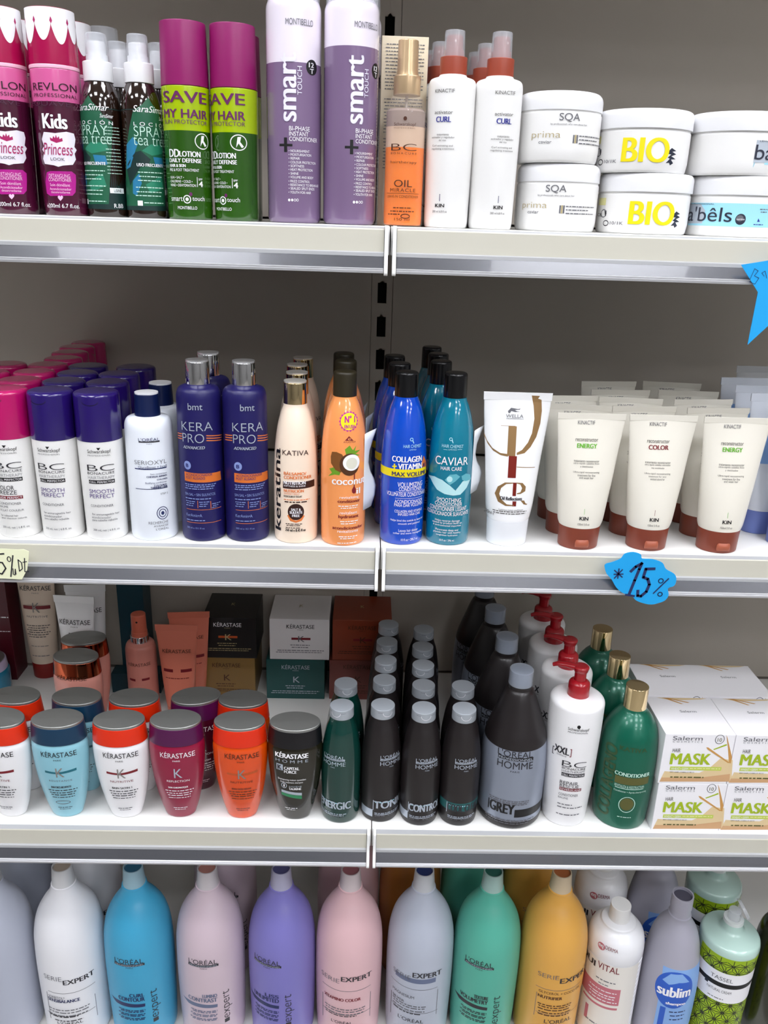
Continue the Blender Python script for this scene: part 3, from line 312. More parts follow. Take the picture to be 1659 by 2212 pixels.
'color':[('T','KINACTIF',-5.8,147.8,19.3,4.3,'gr',''),('T','reconstructor',-4.3,128.9,25.4,3.6,'dg2',''),('T','COLOR',-3.6,122.2,22.3,5.0,'dr','b'),('T','tratamiento reconstructor',-3.0,105.3,29.0,2.6,'dg2',''),('T','ultra-rápido cabellos coloreados',-3.0,102.3,29.1,2.4,'dg2',''),('T','muy sensibilizados',-2.7,98.9,14.6,2.3,'dg2',''),('T','Ultra-rapid reconstructing',-2.4,92.4,29.5,2.6,'dg2',''),('T','treatment for very',-2.2,89.2,20.3,2.5,'dg2',''),('T','sensitised coloured hair',-2.0,86.4,16.3,2.3,'dg2',''),('R',-1.3,43.9,-0.9,50.6,'dr',0),('T','KIN',-1.0,39.2,9.9,4.2,'k','b'),('T','150ml 5 fl oz',-0.8,32.2,13.7,2.6,'dg2','')],
'kwhite':[('T','KÉRASTASE',4.8,106.2,43.3,9.4,'k',''),('T','PARIS',3.7,97.2,9.4,2.3,'k',''),('P',[(-14.6,80.0),(2.5,78.4),(24.1,81.7),(23.9,77.8),(3.9,75.4),(-14.9,76.6)],'dr',0),('T','K',4.7,77.8,10.4,14.4,'kk',''),('T','NUTRITIVE',3.7,65.0,28.6,3.2,'dr',''),('T','BAIN SATIN 1',3.1,54.4,24.9,3.0,'dk','b'),('-',-13.9,21.9,48.9,2.2,'dk'),('-',-12.5,19.9,44.8,2.2,'dk'),('-',-11.2,18.0,41.2,2.3,'dk'),('-',-10.3,17.7,37.0,1.8,'dk'),('-',-5.4,12.3,19.0,1.6,'dk'),('-',-3.9,10.3,15.9,1.4,'dk')],
'kblue':[('T','KÉRASTASE',4.8,106.2,43.3,9.4,'k',''),('T','PARIS',3.7,97.2,9.4,2.3,'k',''),('P',[(-14.6,80.0),(2.5,78.4),(24.1,81.7),(23.9,77.8),(3.9,75.4),(-14.9,76.6)],'te',0),('T','K',4.7,77.8,10.4,14.4,'kk',''),('T','RÉSISTANCE',3.7,65.0,28.6,3.2,'gr',''),('T','BAIN FORCE ARCHITECTE',3.1,54.4,24.9,3.0,'dk','b'),('-',-13.9,21.9,48.9,2.2,'dk'),('-',-12.5,19.9,44.8,2.2,'dk'),('-',-11.2,18.0,41.2,2.3,'dk'),('-',-10.3,17.7,37.0,1.8,'dk'),('-',-5.4,12.3,19.0,1.6,'dk'),('-',-3.9,10.3,15.9,1.4,'dk'),('O',2.0,27.8,9.4,3.2,'gr',0)],
'kred':[('T','KÉRASTASE',4.8,106.2,43.3,9.4,'w',''),('T','PARIS',3.7,97.2,9.4,2.3,'w',''),('T','K',4.7,77.8,10.4,14.4,'si',''),('T','REFLECTION',3.7,65.0,28.6,3.2,'w',''),('T','BAIN CHROMATIQUE',3.1,54.4,24.9,3.0,'w','b'),('-',-13.9,21.9,48.9,2.2,'w'),('-',-12.5,19.9,44.8,2.2,'w'),('-',-11.2,18.0,41.2,2.3,'w'),('-',-10.3,17.7,37.0,1.8,'w'),('-',-5.4,12.3,19.0,1.6,'w'),('-',-3.9,10.3,15.9,1.4,'w')],
'korange':[('T','KÉRASTASE',4.8,106.2,43.3,9.4,'br',''),('T','PARIS',3.7,97.2,9.4,2.3,'br',''),('P',[(-14.6,80.0),(2.5,78.4),(24.1,81.7),(23.9,77.8),(3.9,75.4),(-14.9,76.6)],'od',0),('T','K',4.7,77.8,10.4,14.4,'kk',''),('T','NUTRITIVE',3.7,65.0,28.6,3.2,'br',''),('T','BAIN OLÉO-RELAX',3.1,54.4,24.9,3.0,'br','b'),('-',-13.9,21.9,48.9,2.2,'br'),('-',-12.5,19.9,44.8,2.2,'br'),('-',-11.2,18.0,41.2,2.3,'br'),('-',-10.3,17.7,37.0,1.8,'br'),('-',-5.4,12.3,19.0,1.6,'br'),('-',-3.9,10.3,15.9,1.4,'br')],
'khomme':[('T','KÉRASTASE',-2.8,108.8,42.0,8.6,'w','b'),('T','HOMME',-2.7,99.9,41.8,4.3,'si',''),('R',-22.7,84.4,-14.1,93.9,'si',0),('T','K',-18.6,89.1,5.0,7.3,'dk','b'),('T','CAPITAL',-2.8,89.1,19.3,4.6,'w','b'),('T','FORCE',-4.6,83.6,15.8,4.4,'w','b'),('T','Shampooing traitant quotidien',-2.9,70.4,36.2,3.6,'w',''),('T','Daily treatment shampoo',-3.1,66.2,29.2,3.2,'w',''),('O',-13.1,60.4,3.7,4.4,'si',0),('P',[(-13.0,64.0),(-12.1,60.0),(-13.1,56.7),(-14.1,59.9)],'w',0),('T','SYSTÈME',1.6,60.0,16.5,2.8,'si',''),('T','TAURINE',1.1,56.0,15.8,3.5,'w','b'),('P',[(-16.7,52.6),(10.0,48.6),(9.9,44.1),(-16.7,48.5)],'si',0),('P',[(-16.7,48.1),(9.9,43.7),(9.9,37.9),(-16.8,43.6)],'gd',0),('-',-12.6,3.8,22.0,2.0,'w'),('-',-10.6,1.2,19.1,1.7,'w')],
'control':[('T',"L'ORÉAL",2.7,103.6,29.9,5.9,'si',''),('R',-12.5,97.8,18.2,100.4,'si',0),('T','PROFESSIONNEL',2.9,99.1,28.2,1.8,'dk',''),('T','HOMME',3.2,93.7,31.8,5.8,'si',''),('T','PARIS',2.6,88.2,5.6,1.6,'si',''),('R',-42.3,8.4,-20.8,20.1,'si',0),('T','CONTROL',3.9,29.2,46.0,11.8,'si','b'),('-',-17.7,9.9,33.0,2.4,'ab'),('-',-18.0,21.0,15.4,2.1,'si'),('-',-17.9,17.4,13.1,2.1,'si'),('-',-16.7,4.6,13.0,1.9,'si'),('T','250 ml   8.45 fl oz',0.1,11.8,35.4,3.8,'gr',''),('R',-20.6,19.6,-19.7,35.8,'si',0)],
'tonic':[('T',"L'ORÉAL",2.7,103.6,29.9,5.9,'si',''),('R',-12.5,97.8,18.2,100.4,'si',0),('T','PROFESSIONNEL',2.9,99.1,28.2,1.8,'dk',''),('T','HOMME',3.2,93.7,31.8,5.8,'si',''),('T','PARIS',2.6,88.2,5.6,1.6,'si',''),('R',-42.3,8.4,-20.8,20.1,'si',0),('T','TONIC',3.9,29.2,46.0,11.8,'si','b'),('-',-17.7,9.9,33.0,2.4,'ab'),('-',-18.0,21.0,15.4,2.1,'si'),('-',-17.9,17.4,13.1,2.1,'si'),('-',-16.7,4.6,13.0,1.9,'si'),('T','250 ml   8.45 fl oz',0.1,11.8,35.4,3.8,'gr',''),('R',-20.6,19.6,-19.7,35.8,'si',0)],
'energic':[('T',"L'ORÉAL",2.7,103.6,29.9,5.9,'si',''),('R',-12.5,97.8,18.2,100.4,'si',0),('T','PROFESSIONNEL',2.9,99.1,28.2,1.8,'dk',''),('T','HOMME',3.2,93.7,31.8,5.8,'si',''),('T','PARIS',2.6,88.2,5.6,1.6,'si',''),('R',-42.3,8.4,-20.8,20.1,'si',0),('T','ENERGIC',3.9,29.2,46.0,11.8,'si','b'),('-',-17.7,9.9,33.0,2.4,'ab'),('-',-18.0,21.0,15.4,2.1,'si'),('-',-17.9,17.4,13.1,2.1,'si'),('-',-16.7,4.6,13.0,1.9,'si'),('T','250 ml   8.45 fl oz',0.1,11.8,35.4,3.8,'gr',''),('R',-20.6,19.6,-19.7,35.8,'si',0)],
'cool':[('T',"L'ORÉAL",2.7,103.6,29.9,5.9,'si',''),('R',-12.5,97.8,18.2,100.4,'si',0),('T','PROFESSIONNEL',2.9,99.1,28.2,1.8,'dk',''),('T','HOMME',3.2,93.7,31.8,5.8,'si',''),('T','PARIS',2.6,88.2,5.6,1.6,'si',''),('T','COOL CLEAR',3.9,29.2,46.0,11.8,'dk','b'),('-',-17.7,9.9,33.0,2.4,'ab'),('-',-18.0,21.0,15.4,2.1,'si'),('-',-17.9,17.4,13.1,2.1,'si'),('-',-16.7,4.6,13.0,1.9,'si'),('T','250 ml   8.45 fl oz',0.1,11.8,35.4,3.8,'gr',''),('R',-20.6,19.6,-19.7,35.8,'si',0),('R',-35.1,24.1,38.0,37.1,'td',0)],
'grey':[('T',"L'ORÉAL",-6.6,117.4,46.3,10.5,'dk',''),('R',-29.1,107.1,18.0,112.0,'k',0),('T','PROFESSIONNEL',-5.5,109.5,44.6,3.2,'sv',''),('T','HOMME',-5.9,100.7,47.4,10.2,'dk',''),('T','PARIS',-5.6,91.8,11.5,2.4,'dk',''),('-',-37.3,17.6,45.5,2.2,'gr'),('-',-36.2,16.9,42.8,2.3,'gr'),('-',-35.0,15.2,40.3,2.2,'gr'),('R',-74.9,3.5,-36.7,14.2,'k',0),('R',-0.9,20.2,55.4,32.7,'k',0),('R',-38.3,24.1,-36.5,39.8,'k',0),('T','GREY',-18.2,32.8,33.4,15.6,'k','b'),('-',-42.2,29.4,14.2,2.3,'gr'),('-',-41.8,17.8,13.0,2.2,'gr'),('-',-40.3,20.4,10.0,2.2,'gr'),('T','750 ml - 25.4 fl oz',-9.4,14.2,30.9,3.9,'gr','')],
'xxl':[('D',-4.1,160.0,2.2,2.6,'k',0),('P',[(-5.1,158.7),(-2.6,158.9),(-2.7,157.0),(-4.4,156.9)],'k',0),('T','Schwarzkopf',-3.8,155.2,26.9,5.5,'k',''),('T','PROFESSIONAL',-4.0,151.1,25.6,2.0,'k',''),('T','[',-33.8,114.8,2.8,11.8,'dk',''),('T','XXL',-22.0,120.6,19.9,10.5,'dk','b'),('T',']',-9.9,119.8,2.1,12.4,'dr',''),('T','500ml',-21.5,112.9,13.0,2.2,'gr',''),('T','BC',-3.2,102.2,31.8,8.7,'dk','t'),('T','BONACURE',-3.1,95.3,30.5,3.4,'dk',''),('T','HAIRTHERAPY',-3.2,90.9,30.4,3.2,'gr',''),('R',-18.2,82.4,12.4,88.0,'dk',0),('T','CELL PERFECTOR',-3.0,85.2,28.6,3.0,'w',''),('T','REPAIR',-7.0,72.6,23.5,5.3,'dk',''),('T','RESCUE',-6.0,67.2,24.7,4.9,'dk',''),('R',-18.2,59.5,10.7,64.2,'dr',0),('T','REVERSILANE',-3.9,62.0,26.5,2.8,'w',''),('T','CONDITIONER',-5.6,53.3,25.2,4.0,'gr',''),('T','BAUME',-11.8,47.8,12.7,3.0,'gr',''),('-',-18.0,1.0,37.3,2.4,'gr'),('-',-17.7,16.1,32.2,2.4,'gr'),('-',-17.9,13.1,20.5,2.4,'gr')],
'green':[('T','COLLAGENO',-35.2,70.4,18.7,108.9,'ol2','rb'),('T','KATIVA',-6.1,125.8,34.5,6.0,'ol2','b'),('T','CONDITIONER',-2.6,89.0,46.4,5.5,'mt','b'),('R',-24.9,73.5,21.4,84.9,'ol',0),('T','REVITALIZA & REESTRUCTURA',-4.4,70.6,39.0,3.9,'mt',''),('R',-23.4,66.5,14.6,67.4,'mt',0),('T','Conditioner • Après-shampooing',-2.4,62.2,43.5,3.5,'mt',''),('D',-4.6,42.6,8.9,10.0,'ol',0),('O',-4.5,41.9,10.8,12.8,'mt',0),('-',-14.2,3.6,21.3,1.8,'mt')],
'mask':[('P',[(-43.3,2.6),(-38.7,18.9),(-20.3,17.5),(7.1,17.2),(18.7,24.3),(30.6,39.5),(47.3,37.7),(51.3,4.3)],'tn',0),('P',[(-42.8,2.6),(-41.0,9.1),(2.9,8.8),(47.4,16.2),(48.7,4.2)],'td2',1),('T','Salerm',-16.1,69.7,38.4,6.2,'gr',''),('T','COSMETICS',-15.6,64.4,38.0,2.3,'gr',''),('O',25.2,68.6,6.1,7.1,'gr',0),('T','10',25.2,68.0,5.7,5.4,'ol',''),('T','HAIR',-27.9,51.4,10.2,5.7,'dg2',''),('T','MASK',-7.6,38.4,51.5,17.1,'mk','b'),('R',-32.4,21.0,34.7,26.5,'ml',2),('T','WHEAT • GERM',-20.0,23.5,22.3,3.2,'w',''),('-',-6.7,33.2,24.0,2.4,'yp'),('T','DRY HAIR | CABELLO SECO',-15.8,17.7,31.6,2.4,'dk',''),('P',[(9.7,56.5),(12.5,56.2),(44.4,33.4),(41.8,32.9),(12.1,53.0)],'wh',1),('P',[(32.6,75.4),(34.6,71.3),(45.6,41.9),(45.5,32.3),(43.0,33.3),(37.7,56.6)],'wh',1),('P',[(19.2,53.8),(35.0,61.9),(35.9,59.8),(20.3,52.5)],'mk',1),('-',-30.1,13.6,10.2,3.1,'ol')],
'cblack':[('T','KÉRASTASE',-3.0,61.4,44.6,8.8,'w',''),('R',-18.3,36.6,12.4,40.6,'od',0),('T','K',-2.2,38.3,10.4,10.6,'go',''),('T','PARIS',-3.2,54.6,9.3,1.9,'go',''),('-',-20.4,11.0,27.0,2.1,'go'),('-',-18.4,8.8,23.0,2.1,'go'),('-',-41.7,33.8,17.4,2.1,'go'),('-',-43.9,29.5,14.0,1.9,'go')],
'cwhite':[('T','KÉRASTASE',1.6,61.1,44.8,8.8,'k',''),('R',-13.0,36.2,17.8,40.2,'dr',0),('T','K',3.1,38.0,10.4,10.6,'gr',''),('T','PARIS',1.6,54.4,9.4,1.9,'gr',''),('-',-14.8,16.7,26.8,2.1,'gr'),('-',-12.7,14.6,22.7,2.2,'gr'),('-',-35.9,39.9,17.0,2.2,'gr'),('-',-38.1,35.7,13.6,1.9,'gr')],
'cgold':[('T','KÉRASTASE',-3.6,60.8,45.5,9.2,'br',''),('T','K',-2.9,36.9,10.6,11.0,'br',''),('T','PARIS',-3.9,53.8,9.6,2.0,'br',''),('-',-21.4,10.6,25.2,2.2,'br'),('-',-19.4,8.3,21.0,2.2,'br'),('-',-43.1,33.8,15.1,2.2,'br'),('-',-45.4,29.5,11.6,2.0,'br')],
'cteal':[('T','KÉRASTASE',0.3,60.5,45.6,9.2,'si',''),('T','K',1.7,36.6,10.7,11.0,'si',''),('T','PARIS',0.2,53.5,9.5,2.0,'si',''),('-',-16.5,15.6,24.8,2.2,'si'),('-',-14.4,13.5,20.7,2.2,'si'),('-',-38.0,39.2,14.8,2.2,'si'),('-',-40.2,34.9,11.2,2.0,'si')],
'ccopper':[('T','KÉRASTASE',0.2,60.4,44.9,8.9,'br',''),('R',-14.0,35.4,16.9,39.5,'dr',0),('T','K',2.2,37.2,10.6,10.6,'br',''),('T','PARIS',0.3,53.6,9.4,1.9,'br',''),('-',-15.5,16.2,25.9,2.2,'br'),('-',-13.3,14.2,21.8,2.1,'br'),('-',-36.4,39.7,16.2,2.1,'br'),('-',-38.5,35.6,12.7,1.9,'br')],
'crose':[('T','KÉRASTASE',-2.0,62.2,45.7,9.2,'br',''),('T','K',0.1,38.2,10.7,11.0,'br',''),('T','PARIS',-1.8,55.2,9.6,1.9,'br',''),('-',-17.8,14.3,26.6,2.2,'br'),('-',-15.6,12.3,22.3,2.2,'br'),('-',-39.1,38.2,16.4,2.2,'br'),('-',-41.2,34.0,12.8,2.0,'br')],
's_white':[('T','SERIE',-12.9,138.6,28.2,8.4,'gr','t'),('T','EXPERT',24.5,131.8,43.5,8.5,'dk','b'),('R',-23.5,110.1,46.7,110.9,'gr',0),('R',-27.4,52.6,-26.2,106.5,'gr',0),('R',43.7,44.5,44.5,89.2,'gr',0),('R',-32.1,64.1,42.3,64.9,'gr',0),('T','SORBITOL*',-10.8,101.8,25.7,5.2,'gr',''),('T','SENSIBALANCE',-1.3,95.5,46.9,6.0,'nv','b'),('-',-26.0,34.5,77.2,2.9,'gr'),('-',-25.3,32.6,72.1,3.0,'gr'),('-',-28.2,30.7,66.0,3.0,'gr'),('-',-27.7,17.4,63.6,3.1,'dk'),('-',-18.0,23.5,55.8,3.0,'dk'),('T',"L'ORÉAL",4.1,51.4,37.1,6.3,'dk','')],
's_pink':[('T','SERIE',-28.7,137.6,31.8,8.0,'gr','t'),('T','EXPERT',12.7,142.8,46.1,8.5,'dk','b'),('R',-42.8,119.0,35.7,119.8,'gr',0),('R',-42.6,50.1,-41.4,99.1,'gr',0),('R',35.5,55.2,36.5,105.8,'gr',0),('R',-42.3,71.3,37.4,72.1,'gr',0),('T','A-OX',-31.4,100.3,13.0,3.6,'gr',''),('T','VITAMINO COLOR',-9.5,102.2,56.7,5.8,'dr','b'),('-',-37.0,26.8,82.8,2.9,'gr'),('-',-35.4,25.2,78.3,2.9,'gr'),('-',-36.9,23.7,73.2,2.9,'gr'),('-',-35.5,13.2,69.4,2.9,'dk'),('T',"L'ORÉAL",-9.0,56.4,32.1,6.7,'dk','')],
's_silver':[('T','SERIE',-31.0,143.7,30.3,8.2,'gr','t'),('T','EXPERT',8.4,151.1,43.5,8.9,'dk','b'),('R',-51.4,122.9,25.1,123.7,'gr',0),('R',-50.0,49.8,-48.7,96.2,'gr',0),('R',25.8,67.7,26.7,118.2,'gr',0),('R',-48.6,76.0,28.4,76.8,'gr',0),('T','MAGNESIUM',-27.8,107.3,36.5,5.4,'gr',''),('T','SILVER',-35.0,95.0,21.4,4.4,'gr','b'),('-',-45.4,9.5,90.0,3.0,'gr'),('-',-43.4,8.2,85.9,3.0,'gr'),('-',-44.8,6.9,80.2,3.0,'gr'),('-',-43.1,0.7,74.8,3.0,'dk'),('R',-41.8,135.3,21.4,143.9,'gb',0),('T',"L'ORÉAL",-13.8,60.9,39.5,8.4,'dk','')],
's_gold':[('T','SERIE',-15.4,149.6,30.9,7.7,'gr','t'),('T','EXPERT',30.4,143.6,56.7,9.3,'dk','b'),('R',-32.0,124.1,43.3,124.9,'gr',0),('R',-29.7,66.0,-28.9,112.8,'gr',0),('R',50.6,37.5,57.6,105.1,'gr',0),('R',-27.4,75.1,59.1,75.8,'gr',0),('T','GLYCEROL + COCO OIL',6.6,118.4,66.7,4.5,'br',''),('T','NUTRIFIER',-9.2,109.0,35.3,5.5,'br','b'),('-',-26.1,25.9,93.9,3.1,'br'),('-',-24.5,24.5,89.8,3.0,'br'),('-',-25.1,23.1,84.8,3.0,'br'),('-',-23.5,27.2,78.8,3.0,'br'),('-',-24.1,23.7,73.8,3.1,'br'),('T',"L'ORÉAL",8.1,62.6,42.8,9.2,'dk','')],
'o_blue':[('T',"L'ORÉAL",-2.9,172.6,41.9,10.1,'dk',''),('R',-24.8,162.7,19.9,166.8,'dk',0),('T','PROFESSIONNEL',-2.1,164.8,41.2,2.7,'sv',''),('T','PARIS',-1.4,160.6,10.1,2.2,'dk',''),('T','CURL',5.2,108.0,20.7,6.5,'nv','b'),('T','CONTOUR',-3.9,99.8,39.0,7.6,'nv','b'),('P',[(-42.4,90.6),(-26.0,91.9),(-10.3,91.9),(15.9,89.9),(15.5,84.0),(-15.0,84.8),(-29.5,84.5)],'nv',0),('T','expert',30.9,83.5,14.6,54.8,'dk','rt'),('R',25.2,46.9,33.0,54.3,'dk',0),('-',-25.2,15.3,77.8,2.8,'nv'),('-',-21.9,15.0,75.0,2.9,'nv'),('-',-26.1,14.8,70.0,2.8,'nv'),('-',-22.7,14.5,67.2,2.8,'nv'),('-',-27.0,14.3,62.1,2.8,'nv'),('-',-23.6,14.1,59.4,2.8,'nv')],
'o_lilac':[('T',"L'ORÉAL",-2.9,172.6,41.9,10.1,'dk',''),('R',-24.8,162.7,19.9,166.8,'dk',0),('T','PROFESSIONNEL',-2.1,164.8,41.2,2.7,'sv',''),('T','PARIS',-1.4,160.6,10.1,2.2,'dk',''),('T','LUMINO',5.2,108.0,20.7,6.5,'gb','b'),('T','CONTRAST',-6.3,99.6,43.7,7.6,'gb','b'),('P',[(-42.4,90.6),(-26.0,91.9),(-10.3,91.9),(15.9,89.9),(15.5,84.0),(-15.0,84.8),(-29.5,84.5)],'gb',0),('T','expert',30.9,83.5,14.6,54.8,'dk','rt'),('R',25.2,46.9,33.0,54.3,'dk',0),('-',-25.2,15.3,77.8,2.8,'gb'),('-',-21.9,15.0,75.0,2.9,'gb'),('-',-26.1,14.8,70.0,2.8,'gb'),('-',-22.7,14.5,67.2,2.8,'gb'),('-',-27.0,14.3,62.1,2.8,'gb'),('-',-23.6,14.1,59.4,2.8,'gb')],
'o_purple':[('T',"L'ORÉAL",-2.9,172.6,41.9,10.1,'dk',''),('R',-24.8,162.7,19.9,166.8,'dk',0),('T','PROFESSIONNEL',-2.1,164.8,41.2,2.7,'sv',''),('T','PARIS',-1.4,160.6,10.1,2.2,'dk',''),('T','LISS',5.2,108.0,20.7,6.5,'nv','b'),('T','UNLIMITED',-5.5,99.7,42.2,7.6,'nv','b'),('P',[(-42.4,90.6),(-26.0,91.9),(-10.3,91.9),(15.9,89.9),(15.5,84.0),(-15.0,84.8),(-29.5,84.5)],'nv',0),('T','expert',30.9,83.5,14.6,54.8,'dk','rt'),('R',25.2,46.9,33.0,54.3,'dk',0),('-',-25.2,15.3,77.8,2.8,'nv'),('-',-21.9,15.0,75.0,2.9,'nv'),('-',-26.1,14.8,70.0,2.8,'nv'),('-',-22.7,14.5,67.2,2.8,'nv'),('-',-27.0,14.3,62.1,2.8,'nv'),('-',-23.6,14.1,59.4,2.8,'nv')],
'o_green':[('T',"L'ORÉAL",-2.9,172.6,41.9,10.1,'dk',''),('R',-24.8,162.7,19.9,166.8,'dk',0),('T','PROFESSIONNEL',-2.1,164.8,41.2,2.7,'sv',''),('T','PARIS',-1.4,160.6,10.1,2.2,'dk',''),('T','TEXTURE',5.2,108.0,20.7,6.5,'dk','b'),('T','VOLUMETRY',-6.3,99.6,43.7,7.6,'dk','b'),('P',[(-42.4,90.6),(-26.0,91.9),(-10.3,91.9),(15.9,89.9),(15.5,84.0),(-15.0,84.8),(-29.5,84.5)],'dk',0),('T','expert',30.9,83.5,14.6,54.8,'dk','rt'),('R',25.2,46.9,33.0,54.3,'dk',0),('-',-25.2,15.3,77.8,2.8,'dk'),('-',-21.9,15.0,75.0,2.9,'dk'),('-',-26.1,14.8,70.0,2.8,'dk'),('-',-22.7,14.5,67.2,2.8,'dk'),('-',-27.0,14.3,62.1,2.8,'dk'),('-',-23.6,14.1,59.4,2.8,'dk')],
'eq':[('D',-34.4,189.8,5.9,6.6,'pk2',0),('T','eq',-34.8,189.9,7.3,7.2,'w','b'),('T','DERMA',-19.0,192.9,17.9,6.8,'dr',''),('T','EQUI',-59.2,151.3,39.3,13.0,'dk','b'),('T','VITAL',-19.4,156.0,32.0,11.7,'dr',''),('-',-35.2,-6.2,131.3,2.9,'gr'),('-',-30.4,-15.9,124.2,2.4,'gr'),('R',-71.7,88.4,3.0,120.1,'pk2',0),('-',-44.0,-2.6,112.0,2.6,'w'),('-',-45.5,-3.7,104.8,2.6,'w'),('-',-42.2,-4.7,100.1,2.6,'w'),('-',-42.5,-0.2,93.7,2.7,'w'),('R',-46.1,41.1,-40.2,69.3,'pk2',0),('R',-54.7,79.4,1.9,83.5,'pk2',0),('-',-41.9,-22.0,43.4,3.3,'gr')],
'sub':[('R',-26.4,39.6,44.8,158.1,'sk2',0),('D',-5.8,120.9,28.5,33.3,'sb2',1),('P',[(-25.2,135.4),(-14.5,149.8),(1.7,151.5),(14.8,136.2),(-1.6,136.5),(-15.3,130.6)],'sk2',2),('T','sublim',-5.2,118.3,48.9,18.0,'w','b'),('T','shampoo',-1.0,96.2,29.0,6.8,'w','b'),('R',-21.9,48.0,-14.1,87.2,'sb2',1),('-',-8.5,16.3,80.7,3.2,'nv'),('-',-6.4,15.8,73.2,3.1,'nv'),('-',-6.4,15.3,65.6,3.1,'nv')],
'tas':[('R',-83.7,98.3,40.3,154.2,'w',2),('R',-83.7,126.7,40.3,134.8,'k',3),('R',-42.6,123.1,-37.2,128.5,'dk',3),('T','TASSEL',-20.2,142.4,31.3,6.9,'gr',''),('T','NATURAL CREAM',-20.5,119.0,34.5,5.1,'gr',''),('-',-34.2,-12.3,104.2,2.3,'gr')],
}
# ------------------------------------------------------------------ room
def structure(name, mb, m, bevel=0):
    o = mb.build(name, m, smooth=0); o['kind'] = 'structure'; return o
wallm = mat('room_wall', '#8f8e8c', .8, noise=.06, scale=3)
structure('floor', MB().box(-3.6, 3.6, -4.6, .6, -.06, 0), mat('floor_tile', '#9a9690', .35, noise=.2, scale=4))
structure('ceiling', MB().box(-3.6, 3.6, -4.6, .6, CEIL, CEIL+.06), mat('ceiling_paint', '#b9b9b7', .9, noise=.04, scale=8))
structure('wall_back', MB().box(-3.6, 3.6, .5, .6, 0, CEIL), wallm)
structure('wall_front', MB().box(-3.6, 3.6, -4.6, -4.5, 0, CEIL), wallm)
structure('wall_left', MB().box(-3.6, -3.5, -4.5, .5, 0, CEIL), wallm)
structure('wall_right', MB().box(3.5, 3.6, -4.5, .5, 0, CEIL), wallm)
lamp_m = mat('lamp_diffuser', '#f7f9ff', .6, emit=LIGHT); lampf = mat('lamp_frame', '#dddddd', .5)
for x, y in PANELS:
    t = thing('ceiling_light', 'ceiling light', x, y, CEIL, 0, 'square white recessed ceiling light panel above the shop aisle', 'ceiling light panels')
    MB().box(-.3, .3, -.3, .3, -.02, -.012).build('diffuser', lamp_m, t, smooth=0)
    f = MB()
    for a, b, c, d in ((-.33, .33, -.33, -.3), (-.33, .33, .3, .33), (-.33, -.3, -.3, .3), (.3, .33, -.3, .3)): f.box(a, b, c, d, -.03, -.001)
    f.build('frame', lampf, t, smooth=0)
# ------------------------------------------------------------------ shelving unit
panel_m = mat('panel_enamel', '#b3aba0', .55, noise=.05, scale=6)
deck_m = mat('deck_enamel', '#ecebe8', .42, noise=.03, scale=5)
cream_m = mat('cream_rail', '#cbc8ba', .4, noise=.03, scale=9); grey_m = mat('grey_rail', '#a8a9ab', .35)
alu_m = mat('grey_bumper_plastic', '#5e5f64', .25, .3, alpha=.8, coat=.4); ridge_m = mat('bright_ridge', '#c9c9cc', .3, .5)
cap_m = mat('end_cap_plastic', '#eeeeec', .35); dark_m = mat('slot_dark', '#070707', .8)
for side, a, b in (('left', -.984, -.016), ('right', .016, .984)):
    for k, (z0, z1) in enumerate(((.02, .188), (.192, .607), (.613, 1.007), (1.013, 1.357), (1.363, 1.757), (1.763, 2.2))):
        tag(MB().box(a, b, .4, .416, z0, z1).build('back_panel', panel_m, smooth=0, bevel=.001),
            'cream metal back panel of the %s bay, %s' % (side, ('behind the plinth', 'behind the lowest shelf', 'behind the lower middle shelf', 'behind the upper middle shelf', 'behind the top shelf', 'above the top bottles')[k]), 'back panel')
for x, lb in ((-1.0, 'left end'), (0, 'centre seam'), (1.0, 'right end')):
    t = thing('upright_post', 'shelf upright', x, .4, 0, 0, 'slotted upright post at the %s of the shelving' % lb)
    w, s = .0155, .0068; m = MB(); z = .02
    zs = []; k = Z1-.0852+.05*16
    while k > .1: zs.append(k); k -= .05
    zs.sort()
    cuts = [0] + [q for zz in zs for q in (zz-.03, zz)] + [2.2]
    for xa, xb in ((-w, -s), (s, w)): m.box(xa, xb, 0, .03, 0, 2.2)
    for i in range(0, len(cuts), 2):
        if cuts[i+1] > cuts[i]: m.box(-s, s, 0, .004, cuts[i], cuts[i+1])
        if i: m.prism([(-s*.55, cuts[i]), (s*.55, cuts[i]), (0, cuts[i]+.004)], .0, .004)
    m.build('post', panel_m, t, smooth=0)
    MB().box(-s, s, .026, .03, 0, 2.2).build('slot_channel', dark_m, t, smooth=0)
def rail_profile():                                 # (y, z, material) seen from the side, front at -y
    return [(.001, -.0005, 1), (-.0065, -.0022, 0), (-.0072, -.0035, 0), (-.0076, -.0245, 1), (-.0102, -.0255, 1), (-.0106, -.0288, 0), (.001, -.0288, 0)]
LEVEL = {Z1+.40: 'highest shelf above the picture', Z1: 'top shelf in view', Z2: 'upper middle shelf', Z3: 'lower middle shelf', Z4: 'lowest shelf'}
